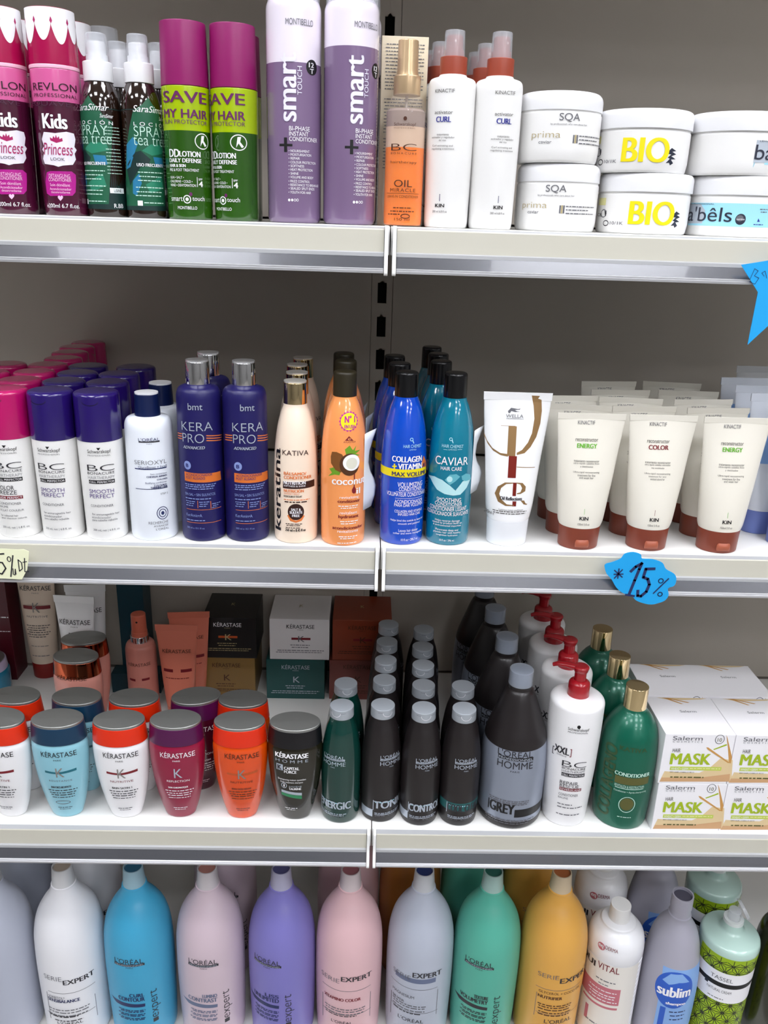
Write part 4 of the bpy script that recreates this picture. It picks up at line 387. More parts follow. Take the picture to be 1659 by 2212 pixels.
for zt, nm in LEVEL.items():
    for side, a, b in (('left', -1.0, -.0006), ('right', .0006, 1.0)):
        t = thing('store_shelf', 'shelf', (a+b)/2, 0, zt, 0, 'cream and silver fronted %s in the %s bay' % (nm, side)); cx = (a+b)/2
        MB().box(a-cx, b-cx, 0, .398, -.028, 0).build('deck', deck_m, t, smooth=0, bevel=.0006)
        g = .0058
        MB().extrude_x(rail_profile(), a-cx+(g if side == 'right' else .002), b-cx-(g if side == 'left' else .002)).build('price_rail', [cream_m, grey_m], t, smooth=20)
        strip = [(-.0104, -.0286, 0), (-.0172, -.0398, 1), (-.0190, -.0406, 1), (-.0186, -.0418, 1), (-.0202, -.0424, 1), (-.0200, -.0446, 1), (-.0180, -.0442, 0), (-.0092, -.0290, 0)]
        MB().extrude_x(strip, a-cx+(g if side == 'right' else .002), b-cx-(g if side == 'left' else .002)).build('bumper_strip', [alu_m, ridge_m], t, smooth=20, label='grey translucent bumper strip')
        for e, sgn in ((a, 1), (b, -1)):
            inner = abs(e) < .5; x0 = (e-cx) + sgn*(.0017 if inner else 0); x1 = x0 + sgn*.0036
            P = fillet([(-.0090, .0008, 0), (.004, .0008, 0), (.004, -.0470, .001), (-.0208, -.0470, .0028), (-.0215, -.0420, .003), (-.0125, -.0260, .006), (-.0122, .0008, .0028), (-.0090, .0008, 0)])
            mb = MB(); n = len(P); 
            mb.v = [(min(x0, x1), y, z) for y, z in P] + [(max(x0, x1), y, z) for y, z in P]
            mb.f = [tuple(range(n)), tuple(n+i for i in reversed(range(n)))] + [(i, n+i, n+(i+1) % n, (i+1) % n) for i in range(n)]; mb.m = [0]*(n+2)
            mb.build('end_cap', cap_m, t, smooth=30)
MB_plinth = tag(MB().box(-1, 1, .02, .4, 0, Z4-.047).build('plinth', mat('plinth_enamel', '#b9b2a6', .5), smooth=0), 'cream kick plinth below the lowest shelf', 'plinth')
# ------------------------------------------------------------------ product builders (each stands with its base at the origin, front towards -y)
M = mat
def body_part(root, prof, mats, asp=1, n=2, bands=(), name='body', seg=56):
    rg = rings(prof, asp, n, bands); MB().loft(rg, seg).build(name, mats, root); return rg
def turned(root, name, spec, m, label=None, seg=40):     # spec = [(r,z,fillet)] in mm
    return MB().loft([(z/1000, r/1000, r/1000) for r, z in fillet([(.01, spec[0][1])]+spec+[(.01, spec[-1][1])])], seg).build(name, m, root, label=label)
frost = M('frosted_clear_plastic', '#dfe3ea', .12, alpha=.34, coat=.5)
clearp = M('clear_plastic', '#eef2f6', .05, alpha=.2, coat=1)
white_p = M('white_plastic', '#e8e8ea', .3); white_s = M('white_satin', '#e9e8e6', .38)
chrome = M('chrome', '#e8e8ea', .06, 1); black_g = M('black_gloss', '#0d0d0f', .22)
silver_p = M('silver_plastic', '#a9afb6', .35, .25); steel = M('satin_steel_disc', '#9a9b98', .42, .75)
# --- upper shelf
def kids():
    t = thing('spray_bottle', 'bottle')
    pf = fillet([(.01, 0), (20.8, 0, 1.5), (21.8, 8), (22.9, 60), (23.4, 105), (23.4, 133.6, 1), (.01, 133.6)])
    rg = body_part(t, pf, [M('plum_liquid', '#480e2c', .14, coat=1), M('pink_liquid', '#d4609a', .16, coat=1)], bands=[(104.5, 1)])
    turned(t, 'lip_ring', [(23.6, 133.6, .5), (23.6, 137, .8)], M('pale_pink_plastic', '#efb9cf', .3))
    cp = [(23.2, 137, .5), (22.4, 185.6, 1.2)]
    turned(t, 'cap', cp, M('crimson_plastic', '#a80c4a', .22, coat=.6))
    cs = Surf([(z/1000, r/1000, r/1000) for r, z in [(23.2, 137), (22.4, 186)]])
    it = []; w = 15.92
    for k in range(-4, 5):
        c = k*w; low = 154.5 if k % 2 else 157
        P = [(c-w/2, 185), (c+w/2, 185)] + [(c+w/2*s, low+15*abs(s)**2.1) for s in [1-.1*i for i in range(21)]]
        it.append(('P', P, 'w', 0)); it.append(('P', [(c+w/2-1.3, 173.6), (c+w/2, 171), (c+w/2+1.3, 173.6), (c+w/2+.7, 175.6), (c+w/2, 177.2), (c+w/2-.7, 175.6)], 'cr', 2))
    lettering(it, cs, t, 'crown_print', tall=True)
    lettering(PR['kids'], Surf(rg), t, tall=True); return t
def tea():
    t = thing('spray_bottle', 'bottle')
    pf = fillet([(.01, 0), (19.2, 0, 1.5), (20.0, 6), (19.9, 98, 6)]) + spline([(19.6, 101), (18.2, 111.5), (15.4, 120), (13.2, 125)])[1:] + [(12.6, 127), (.01, 127)]
    rg = body_part(t, pf, M('dark_amber_glass', '#20110a', .1, coat=1))
    turned(t, 'collar', [(14.2, 125.4, .6), (14.2, 143.3, 1.2)], white_p)
    turned(t, 'spray_head', [(10.4, 143.2), (10.2, 149.5, .6), (8.9, 149.6), (8.5, 161, 1.2)], white_p)
    turned(t, 'overcap', [(10.9, 143.4), (9.7, 168.5, 1.4)], frost)
    S_ = Surf(rg)
    lettering([('R', -62.4, 7.5, 62.4, 101, 'dg', 0)], S_, t, 'paper_label', base=.08)
    lettering(PR['tea'], S_, t, base=.2); return t
def save():
    t = thing('spray_bottle', 'bottle')
    pf = fillet([(.01, 0), (22.2, 0, 2), (22.7, 8), (23.4, 100), (23.5, 122.8, .6), (.01, 122.8)])
    rg = body_part(t, pf, [M('green_liquid', '#25520a', .16, coat=1), M('lime_label', '#a2bc00', .22, coat=.8)], bands=[(83, 1)])
    turned(t, 'cap', [(23.4, 123.2, .6), (22.0, 179.4, 1)], M('magenta_satin', '#8c1660', .36))
    lettering(PR['save'], Surf(rg), t); return t
def smart(level):
    t = thing('spray_bottle', 'bottle')
    pf = fillet([(.01, 0), (25.8, 0, 3), (27.3, 6), (27.4, 100), (27.0, 197, 4), (24, 203), (.01, 203)])
    rg = body_part(t, pf, [M('mauve_liquid', '#7d6688', .2, coat=1), M('milky_liquid', '#ece4f0', .2, coat=1)], bands=[(level, 1)])
    turned(t, 'overcap', [(25.4, 201), (24.6, 240, 2)], frost)
    lettering(PR['smart'], Surf(rg), t); return t
def oil():
    t = thing('spray_bottle', 'bottle')
    pf = fillet([(.01, 0), (20.4, 0, 2), (21.4, 6), (21.2, 104, 5)]) + spline([(20.9, 108), (19.4, 115.5), (15, 122), (12.6, 125)])[1:] + [(12.2, 127), (.01, 127)]
    rg = body_part(t, pf, M('clear_bottle_plastic', '#f6e8dc', .04, alpha=.08, coat=1))
    MB().loft([(z, r*.94, r*.94, 2, m) for z, r, _, _, m in rings(fillet([(.01, 1.2), (20.6, 1.2, 2), (21, 6), (20.9, 108), (19, 110.3), (.01, 110.3)]), bands=[(75, 1), (94, 2)])], 48).build('liquid',
        [M('orange_oil', '#f07804', .1), M('milky_oil', '#d2b49c', .2), M('hazy_oil', '#a8948c', .1, alpha=.75)], t)
    gold = M('champagne_metal', '#cdb08a', .28, .55)
    MB().tube([(0, 0, .03), (0, 0, .124)], .0014, 8).build('dip_tube', M('tube_plastic', '#d8cfc4', .3), t)
    turned(t, 'collar', [(13.5, 123, .5), (13.4, 140.6, 1.2)], gold)
    turned(t, 'spray_head', [(11.2, 140.6), (10.5, 145), (10.0, 171.8, 1)], gold)
    lettering(PR['oil'], Surf(rg), t); return t
def kin():
    t = thing('spray_bottle', 'bottle')
    pf = fillet([(.01, 0), (21.8, 0, 2.5), (22.7, 6), (24.0, 85), (23.8, 132, 3), (22.6, 138.4, 3), (14.2, 141, 1.5), (13.2, 143), (.01, 143)])
    rg = body_part(t, pf, white_s)
    terra = M('terracotta_plastic', '#96402c', .38); m = MB()
    rr = []
    for i in range(96): rr.append(.0131 if i % 2 else .0133)
    turned(t, 'collar', [(13.4, 141.5, .4), (13.3, 158.6, .8)], terra)
    h = turned(t, 'spray_head', [(9.6, 158.4), (9.4, 165, .5), (8.2, 165.2), (7.9, 177.5, 1)], terra)
    MB().loft([(-.0012, .0011, .0011), (.0006, .0011, .0011)], 16).build('nozzle', M('nozzle_plastic', '#e8c9c2', .4), h)
    h.children[0].rotation_euler = (math.pi/2, 0, 0); h.children[0].location = (0, -.0079, .172)
    turned(t, 'overcap', [(10.6, 158.8), (9.8, 181.8, 1)], frost)
    lettering(PR['kin'], Surf(rg), t); return t
def jar(key, r0, r1, hb, h, rl, fl):
    t = thing('cream_jar', 'jar')
    rg = body_part(t, fillet([(.01, 0), (r0, 0, 3), (r1, 10, 3), (r1, hb-2.5, 1), (r1-.8, hb-1.5), (r1-.8, hb), (.01, hb)]), white_s, seg=72)
    turned(t, 'lid', [(rl, hb, .5), (rl, h-fl, fl*.8), (rl-fl*.9, h, fl*.7)], M('jar_lid_white', '#eaeaec', .32), seg=72)
    lettering(PR[key], Surf(rg), t); return t
def carton_tall():
    t = thing('carton_box', 'box')
    MB().box(-.0235, .0235, 0, .018, 0, .1795).build('carton', M('cream_card', '#efe2c6', .55), t, smooth=0, bevel=.0006)
    it = []; rnd = random.Random(3)
    for i in range(38):
        v = 172-i*3.1
        if i in (14, 15, 27): continue
        it.append(('-', -19.5+(0 if i % 3 else .8), 19.5-rnd.random()*5*(i % 4 == 3), v, 1.4, 'gr'))
    lettering(it, Plane(0), t, curved=False); return t
# --- upper middle shelf
def flip_cap(root, r0, z0, r1, z1, m, fl=3, seg=48):
    c = turned(root, 'cap', [(r0, z0, .6), (r1, z1-fl*.6, fl), (r1-fl*1.6, z1, fl)], m, seg=seg)
    A = [(8.5*math.cos(a), 3.6*math.sin(a)) for a in [math.pi+math.pi*i/14 for i in range(15)]]
    lettering([('S', [(x, z1-8.5+y) for x, y in A], .5, 'k')], Surf([(z0/1000, r0/1000, r0/1000), (z1/1000, r1/1000, r1/1000)]), c, 'thumb_groove')
    return c
def conditioner(key, capm):
    t = thing('conditioner_bottle', 'bottle')
    rg = body_part(t, fillet([(.01, 0), (22.4, 0, 1.2), (23.0, 4), (24.5, 110), (24.4, 116.5), (.01, 116.5)]), M('dusty_white_plastic', '#efeeec', .42, noise=.08, scale=40))
    flip_cap(t, 24.9, 116, 24.6, 169.2, capm)
    if key: lettering(PR[key], Surf(rg), t)
    return t
def disc_cap(root, r0, z0, r1, z1, m, mtop):
    c = turned(root, 'cap', [(r0, z0, .5), (r1, z1-1.6, .8)], m)
    P = [(r1*.97*math.cos(a), r1*.97*math.sin(a)) for a in [math.radians(q) for q in range(-60, 241, 10)]]
    b = MB(); n = len(P); b.v = [(x/1000, y/1000, (z1-2.2)/1000) for x, y in P] + [(x/1000, y/1000, z1/1000) for x, y in P]
    b.f = [tuple(reversed(range(n))), tuple(n+i for i in range(n))] + [(i, (i+1) % n, n+(i+1) % n, n+i) for i in range(n)]; b.m = [0]*(n+2)
    b.build('press_disc', mtop, c); return c
def seri():
    t = thing('conditioner_bottle', 'bottle')
    rg = body_part(t, fillet([(.01, 0), (25.8, 0, 1.5), (26.7, 5), (26.6, 85), (26.2, 134, 6), (23, 140.5, 3), (14.2, 142.2, 1), (14, 143), (.01, 143)]), M('pearl_white', '#e9eef6', .34))
    disc_cap(t, 14.2, 142, 13.2, 168.2, M('navy_plastic', '#0c1a44', .28), white_p)
    lettering(PR['seri'], Surf(rg), t); return t
def kera():
    t = thing('conditioner_bottle', 'bottle')
    rg = body_part(t, fillet([(.01, 0), (24.6, 0, 2.5), (25.2, 5), (25.1, 100), (24.7, 168, 5), (22.2, 175.8, 4), (14, 178.6, 1), (13, 179.5), (.01, 179.5)]), M('indigo_satin', '#1a1556', .38))
    disc_cap(t, 13.2, 179.2, 12.9, 205.6, chrome, M('chrome_disc', '#f2f2f2', .16, .7))
    lettering(PR['kera'], Surf(rg), t); return t
def tapered(name, pts, bm_, capf, key, tall=True):
    t = thing(name, 'bottle')
    pf = fillet([(.01, 0), (pts[0][0]-.8, 0, 2)] + pts[:1]) + spline(pts)[1:] + [(.01, pts[-1][1]+.01)]
    rg = body_part(t, pf, bm_); capf(t)
    if key: lettering(PR[key], Surf(rg), t, tall=tall)
    return t
def keratina():
    return tapered('conditioner_bottle', [(25, 4), (25.1, 57), (24.1, 97.8), (22.1, 121.4), (19.6, 137), (16.5, 149.3), (13.8, 157), (13, 163.5)], M('cream_satin', '#f3dfca', .36, coat=.3),
        lambda t: disc_cap(t, 13.3, 160, 13.0, 185.6, M('gold_chrome', '#e6cfa0', .08, 1), M('pale_gold_disc', '#f1ece2', .2, .5)), 'keratina')
def hc(key, bm_, capm):
    return tapered('conditioner_bottle', [(25.6, 4), (26.1, 76), (25.7, 108), (23.7, 132), (20.9, 147), (17.6, 159), (14.2, 167.5), (13.2, 171)], bm_,
        lambda t: turned(t, 'cap', [(13.3, 171.4, .4), (12.9, 196.6, 1.6), (11.4, 198.3, 1)], capm), key)
def peel(t, u0, z0, h, side=1):                     # curled barcode sticker standing off the side of a bottle
    b = MB(); n, k = 9, 8
    for j in range(k+1):
        for i in range(n+1):
            a = math.radians(62 + 36*i/n); r = .0262 + .012*(i/n)**2*(.55+.4*math.sin(j*.9))
            b.v.append((side*r*math.sin(a), -r*math.cos(a), (z0+h*j/k)/1000 + .003*(i/n)*math.sin(j)))
    for j in range(k):
        for i in range(n): q = j*(n+1)+i; b.f.append((q, q+1, q+n+2, q+n+1)); b.m.append(0)
    o = b.build('peeling_label', M('sticker_paper', '#e9edf2', .35), t, label='peeling white barcode sticker')
    md = o.modifiers.new('s', 'SOLIDIFY'); md.thickness = .0003
    return o
def tube(key, prof, capp, hcap, htop, hcr, mb_, mcap, rxc, flat=.0016, ncap=2, notch=False):
    t = thing('cream_tube', 'tube')
    MB().loft([(z/1000, r/1000, r*.86/1000) for r, z in fillet([(.01, 0), (capp[0], 0, 1.5), (capp[1], hcap, .8), (.01, hcap)])], 48).build('cap', mcap, t)
    rg = []; z0 = prof[0][1]; z1 = prof[-1][1]
    for r, z in spline(prof, 4):
        q = (z-z0)/(z1-z0); rg.append((z/1000, r/1000, (prof[0][0]*.86*(1-q**1.5)+.9*q**1.5)/1000))
    MB().loft(rg, 56).build('tube_body', mb_, t)
    MB().box(-rxc/1000, rxc/1000, -.0009, .0009, (z1-.6)/1000, htop/1000, top=((-rxc-.4)/1000, (rxc+.4)/1000, -.0008, .0008)).build('crimped_end', mb_ if not isinstance(mb_, list) else mb_[0], t, smooth=0, bevel=.0003)
    if notch:
        b = MB().loft([(0, .0078, .0012), (.0022, .0082, .0024), (.0062, .0080, .0022), (.009, .0070, .0004)], 24); o = b.build('thumb_notch', M('terracotta_light', '#a85a42', .35), t)
        o.location = (0, -capp[0]*.86/1000-.0001, .0035)
    if key: lettering(PR[key], FlatX(rg), t, tall=True, step=3)
    return t
cream_t = M('cream_tube_plastic', '#e6e1d4', .36, coat=.2); terra_c = M('terracotta_cap', '#7e3a28', .38)
KT = [(24.2, 26.5), (25.6, 30), (26.8, 36), (29.4, 60), (31.5, 78), (34.4, 111), (37.6, 143), (38.3, 151.5)]
def kintube(key): return tube(key, KT, (23.2, 24.2), 26.5, 158, 0, cream_t, terra_c, 38.5, notch=True)
def wella(): return tube('wella', [(24.6, 31), (25.6, 35), (27.9, 51), (31.6, 98), (36.0, 143.5), (37.8, 170)], (23.4, 24.6), 31, 178.4, 0, M('white_gloss_tube', '#f3f3f4', .26, coat=.4), M('pearl_cap', '#e4e6ea', .3), 38.5)
def bluetube(clear=False):
    t = tube(None, [(21.6, 30), (22.6, 34), (26, 60), (31, 110), (36, 165)], (21, 21.6), 30, 174, 0, M('clear_tube', '#d4d8de', .12, alpha=.45, coat=1) if clear else M('bluish_white_tube', '#dfe4ee', .3), M('periwinkle_cap', '#6f80c4', .35), 37)
    rg = [(.03, .0216, .0186), (.11, .031, .012), (.165, .036, .0009)]
    if not clear: lettering([('R', -20, 90, 29, 140, 'sk2', 0), ('R', -8, 95, 20, 120, 'sb2', 1), ('R', -20, 36, -8, 46, 'sk2', 0), ('-', -14, 12, 66, 2, 'sb2'), ('-', -14, 8, 60, 2, 'sb2')], FlatX(rg), t, tall=True, step=3)
    return t
# --- lower middle shelf
def kbottle(key, bm_, band, lid=steel, clear=False, hs=1.0, name='shampoo_bottle'):
    t = thing(name, 'bottle'); A = .68
    pf = fillet([(.01, 0), (18.6, 0, 2.5), (20.2, 3)]) + spline([(20.4, 4), (25.6, 22), (31.6, 53), (34.9, 84), (35.8, 106)])[1:] + fillet([(35.8, 106), (35.6, 112, 3), (33.6, 117, 1.5), (33.2, 118.5), (.01, 118.5)])[1:]
    pf = [(r, z*hs) for r, z in pf]; rg = body_part(t, pf, bm_, A)
    MB().loft([(z*hs/1000, r/1000, r*A/1000) for r, z in fillet([(.01, 117.6), (35.2, 117.6, .6), (33.0, 141.4, 1), (.01, 141.4)])], 56).build('cap', band, t)
    MB().loft([(z*hs/1000, r/1000, r*A/1000) for r, z in fillet([(.01, 141), (32.6, 141, .4), (32.6, 144, .8), (31.6, 144.6), (.01, 144.6)])], 56).build('lid_disc', lid, t)
    if key: lettering(PR[key], FlatX(rg), t, tall=True, step=3)
    return t
def homme(key, bm_=None):
    t = tapered('shampoo_bottle', [(25.4, 4), (26.3, 52), (25.9, 93), (23.9, 113), (20.7, 133), (17.4, 144), (15.6, 151), (15.2, 154)], bm_ or M('brown_black_satin', '#1d1819', .38, coat=.15),
        lambda t: None, key)
    c = turned(t, 'flip_cap', [(15.8, 152.6, .5), (15.4, 166.2, .8)], silver_p)
    A = [(6.4*math.cos(a), 5.4*math.sin(a)) for a in [math.pi+math.pi*i/14 for i in range(15)]]
    lettering([('S', [(x, 162.6+y) for x, y in A], .55, 'w'), ('S', [(-13, 162.8), (-6.2, 162.8)], .4, 'gr'), ('S', [(6.2, 162.8), (13, 162.8)], .4, 'gr')], Surf([(.15, .0158, .0158), (.167, .0154, .0154)]), c, 'thumb_notch', step=1.5)
    return t
def bigpro():
    t = thing('shampoo_bottle', 'bottle')
    pts = [(42.8, 5), (43.3, 44), (43.0, 96), (39.6, 126.5), (33.6, 146.5), (26.8, 166), (22, 180), (18.6, 188), (16.6, 191)]
    pf = fillet([(.01, 0), (41, 0, 4), (42.8, 5)]) + spline(pts)[1:] + [(15, 192), (15, 199), (.01, 199)]
    rg = body_part(t, pf, [M('brown_black_satin', '#1d1819', .38, coat=.15), M('silver_label', '#98a0b0', .32, .45)], bands=[(11.8, 1), (120.5, 0)], seg=64)
    turned(t, 'screw_cap', [(15.8, 197.6, .5), (15.4, 213), (15.4, 218.4, 1)], M('translucent_cap', '#b4bcc8', .2, alpha=.55, coat=.5))
    turned(t, 'cap_plug', [(13.4, 199), (13.4, 215.5)], M('blue_grey_plug', '#6a7696', .3))
    lettering(PR['grey'], Surf(rg), t, tall=True); return t
def xxl():
    t = thing('pump_bottle', 'bottle')
    rg = body_part(t, fillet([(.01, 0), (28.4, 0, 2), (29.2, 5), (33.2, 81), (34.8, 146), (35.0, 182, 4), (29, 186.8, 4), (.01, 188)]), M('white_bottle_plastic', '#f0eff0', .36), seg=56)
    red = M('red_pump_plastic', '#a40e1c', .25, coat=.4)
    c = turned(t, 'pump_collar', [(14.2, 186.6, .6), (13.6, 205, 2.5), (9, 208.5, 1)], red)
    turned(t, 'pump_stem', [(7.6, 207), (7.4, 223)], red)
    b = MB().loft([(z/1000, r/1000, r/1000) for r, z in fillet([(.01, 220.5), (8.6, 220.5, .6), (10.4, 227, 1.4), (8, 229, 1), (.01, 229)])], 32)
    b.tube([(-.004, .001, .2252), (-.016, .006, .2262), (-.027, .0105, .2252), (-.033, .013, .2222)], [.0062, .0052, .0042, .0034], 16, .7).build('pump_head', red, t)
    lettering(PR['xxl'], Surf(rg), t, tall=True); return t
def greenb():
    return tapered('conditioner_bottle', [(35.6, 5), (38.1, 56), (38.4, 100), (35.4, 132), (29.6, 148), (22.8, 159), (16.6, 166), (14.8, 170)], M('emerald_satin', '#07604a', .3, .25, coat=.3),
        lambda t: turned(t, 'cap', [(15.0, 168.6, .6), (14.4, 199.8, .8)], M('gold_chrome', '#e6cfa0', .08, 1)), 'green')
def maskbox():
    t = thing('carton_box', 'box')
    MB().box(-.0452, .0452, 0, .0852, 0, .0755).build('carton', M('white_card', '#f1eff2', .45), t, smooth=0, bevel=.0007)
    lettering(PR['mask'], Plane(0), t, curved=False)
    lettering([('T', 'Salerm', 2, -34, 22, 5, 'gr', ''), ('P', [(-30, -1), (40, -1), (30, -4), (4, -6), (-16, -5)], 'tn', 0), ('P', [(-22, -1), (-16, -1), (2, -16), (-1, -16)], 'wh', 1), ('P', [(-20, -1), (-14, -1), (12, -12), (9, -13)], 'wh', 1)],
              lambda u, v, off: (u, .0852+v, .0755+off), t, 'top_print', curved=False)
    return t
def carton(key, hexc, wd_=.0955, rough=.35):
    t = thing('carton_box', 'box')
    MB().box(-wd_/2, wd_/2, 0, .09, 0, .0733).build('carton', M('card_'+key, hexc, rough, coat=.15), t, smooth=0, bevel=.0008)
    lettering(PR[key], Plane(0), t, curved=False)
    lettering([('T', 'K', 0, 48, 6, 9, PR[key][1][6] if PR[key][1][0] == 'T' else 'go', '')], lambda u, v, off: (u, v, .0733+off), t, 'top_print', curved=False)
    return t
def mist():
    t = thing('spray_bottle', 'bottle')
    rg = body_part(t, fillet([(.01, 0), (22, 0, 2), (23.3, 8), (23.4, 112, 4), (21, 121, 4), (13.5, 123), (.01, 123)]), M('salmon_satin', '#d88a7c', .35))
    turned(t, 'collar', [(14.2, 121.5, .5), (14, 134, .8)], chrome)
    h = turned(t, 'spray_head', [(12.4, 134), (12.2, 141, .5), (11.6, 141.5), (11.2, 170, 2)], M('coral_plastic', '#cf6a52', .3))
    lettering([('D', 0, 160, 1.6, 1.6, 'k', 0)], Surf([(.14, .0116, .0116), (.17, .0112, .0112)]), h, 'nozzle')
    lettering([('T', 'KÉRASTASE', 2, 93, 36, 7, 'br', ''), ('R', -16, 63, -5, 67, 'dr', 0), ('R', 5, 64, 17, 68, 'dr', 0)], Surf(rg), t); return t
KSAL = [('T', 'KÉRASTASE', 0, 119, 44, 7, 'br', ''), ('R', -21, 84, -6, 89, 'dr', 0), ('R', 6, 84, 22, 89, 'dr', 0), ('-', -18, 18, 74, 2, 'dr')]
def ktube(mb_, mcap, items, h=160):
    s = h/160; t = tube(None, [(21, 22*s), (22, 27*s), (25, 60*s), (28.5, 110*s), (31.5, 150*s)], (20, 21), 22*s, h, 0, mb_, mcap, 32.3)
    rg = [(.022*s, .021, .018), (.06*s, .025, .0155), (.11*s, .0285, .0095), (.15*s, .0315, .0009)]
    lettering(items, FlatX(rg), t, tall=True, step=3, base=.5); return t
# --- lowest shelf
SP = [(46.8, 4), (48.4, 52), (49.6, 126), (49.0, 172), (46.8, 198), (41.3, 221), (31.5, 240), (22.6, 253), (18.0, 264), (17.4, 269)]
def serie(key, hexc, plug, nm='shampoo_bottle'):
    t = thing(nm, 'bottle'); bm_ = M('satin_'+hexc[1:], hexc, .4, coat=.12)
    pf = fillet([(.01, 0), (44, 0, 6), (46.8, 6)]) + spline(SP[1:] if False else [(46.8, 7)] + SP[1:])[1:] + [(15.2, 270), (15, 272), (.01, 272)]
    rg = body_part(t, pf, bm_, seg=64)
    lt = [min(1, c*.45+.5) for c in lin(hexc)[:3]]
    cap = M('cap_'+hexc[1:], '#'+''.join('%02x' % int(255*min(1, (.35*int(hexc[i:i+2], 16)/255+.55))) for i in (1, 3, 5)), .3, alpha=.9)
    MB().loft([(z/1000, r/1000, r/1000) for r, z in fillet([(.01, 269.4), (16, 269.4, .5), (13.8, 297.5, .8), (12.2, 297.5), (12.2, 292), (.01, 292)])], 40).build('screw_cap', cap, t)
    turned(t, 'cap_plug', [(12.0, 291), (11.8, 294.5)], M('plug_'+plug[1:], plug, .35))
    if key: lettering(PR[key], Surf(rg), t, tall=True)
    return t
def equi():
    t = thing('shampoo_bottle', 'bottle')
    pf = fillet([(.01, 0), (39, 0, 4), (39.5, 5)])
    for i in range(18): z = 8+i*8.6; pf += [(40.6, z), (41.3, z+1), (41.3, z+6.6), (40.6, z+7.6)]
    pf += fillet([(40.6, 163), (41.4, 166), (41.2, 180, 3), (39.0, 196, 9), (31, 206, 4), (26, 210, 3), (25, 214, 3), (16, 216, 2), (.01, 217)])
    rg = body_part(t, pf, M('ribbed_white_plastic', '#f0f0f3', .3, coat=.3), seg=56)
    turned(t, 'nozzle', [(15.2, 214, 2), (14.6, 241, 1)], white_s)
    S_ = Surf([(0, .0414, .0414), (.2, .0414, .0414)])
    lettering([('R', -58, 10, 30, 163, 'yp2', 0)], S_, t, 'paper_label', base=.1)
    lettering(PR['eq'], S_, t, base=.3); return t
def sublim():
    t = thing('shampoo_bottle', 'bottle')
    pts = [(41.4, 5), (42.6, 75), (41.6, 128), (35.6, 178), (28.4, 203), (18, 220), (16.4, 228)]
    pf = fillet([(.01, 0), (39, 0, 4), (41.4, 5)]) + spline(pts)[1:] + [(14.6, 229), (14.6, 240), (15.4, 241), (15.2, 262), (13.2, 262), (13.0, 256), (.01, 256)]
    rg = body_part(t, pf, M('grey_lilac_plastic', '#a9a7b4', .34, coat=.2))
    turned(t, 'cap_plug', [(12.9, 255), (12.8, 258)], M('plug_dark', '#4c4a58', .4))
    lettering(PR['sub'], Surf(rg), t, tall=True); return t
def tassel():
    t = thing('shampoo_bottle', 'bottle')
    rg = body_part(t, fillet([(.01, 0), (38, 0, 4), (39.5, 6), (41, 150), (42.6, 186, 3), (41, 195, 4), (17, 204, 4), (14.6, 212), (14.4, 216), (.01, 216)]), M('mint_translucent', '#b9d6cc', .22, coat=.5))
    turned(t, 'neck_ring', [(14.6, 205, 1), (14.2, 222, .6)], M('mint_white', '#d6dcda', .3))
    b = MB().loft([(z/1000, r/1000, r/1000) for r, z in fillet([(.01, 220), (10, 220, 1), (9, 236, 1), (.01, 236)])], 24); b.build('spout', frost, t)
    c = MB().loft([(z/1000, r/1000, r/1000) for r, z in fillet([(.01, 0), (16, 0, 1), (15, 5, 1), (.01, 5)])], 32).build('flip_lid', frost, t)
    c.location = (.012, .004, .232); c.rotation_euler = (0, math.radians(62), 0)
    S_ = Surf(rg); it = [('R', -62, 4, 62, 183, 'mk2', 0)]; s = 18.0; h = s*math.sqrt(3)/2
    def seg(a, b, w=1.25, g=.84):
        m = ((a[0]+b[0])/2, (a[1]+b[1])/2); q = [(m[0]+(p[0]-m[0])*g, m[1]+(p[1]-m[1])*g) for p in (a, b)]
        for P in stroke(q, w):
            if all(4 < y < 183 for x, y in P) and all(-62 < x < 62 for x, y in P) and not all(96 < y < 156 for x, y in P): it.append(('P', P, 'k', 1))
    for j in range(-1, 13):
        for i in range(-8, 9):
            p = (i*s+(j % 2)*s/2, j*h); a = (p[0]+s, p[1]); c_ = (p[0]+s/2, p[1]+h); d = (p[0]-s/2, p[1]+h)
            for x, y in ((p, a), (p, c_), (p, d)): seg(x, y)
            for tri in ((p, a, c_), (p, c_, d)):
                g_ = (sum(q[0] for q in tri)/3, sum(q[1] for q in tri)/3)
                for q in tri: seg(q, g_, 1.0, .86)
    lettering(it, S_, t, 'pattern_label', base=.1, tall=True); lettering(PR['tas'], S_, t, base=.3, tall=True); return t
def olive():
    t = thing('shampoo_bottle', 'bottle')
    body_part(t, fillet([(.01, 0), (36, 0, 4), (37, 6), (38, 170, 8), (34, 196, 10), (18, 214, 4), (.01, 216)]), M('dark_olive_plastic', '#24240c', .25, coat=.4))
    turned(t, 'cap', [(24, 205, 2), (23, 240, 2)], black_g); return t
PALETTE['yp2'] = '#e9e4dc'; PALETTE['mk2'] = '#9cbc10'
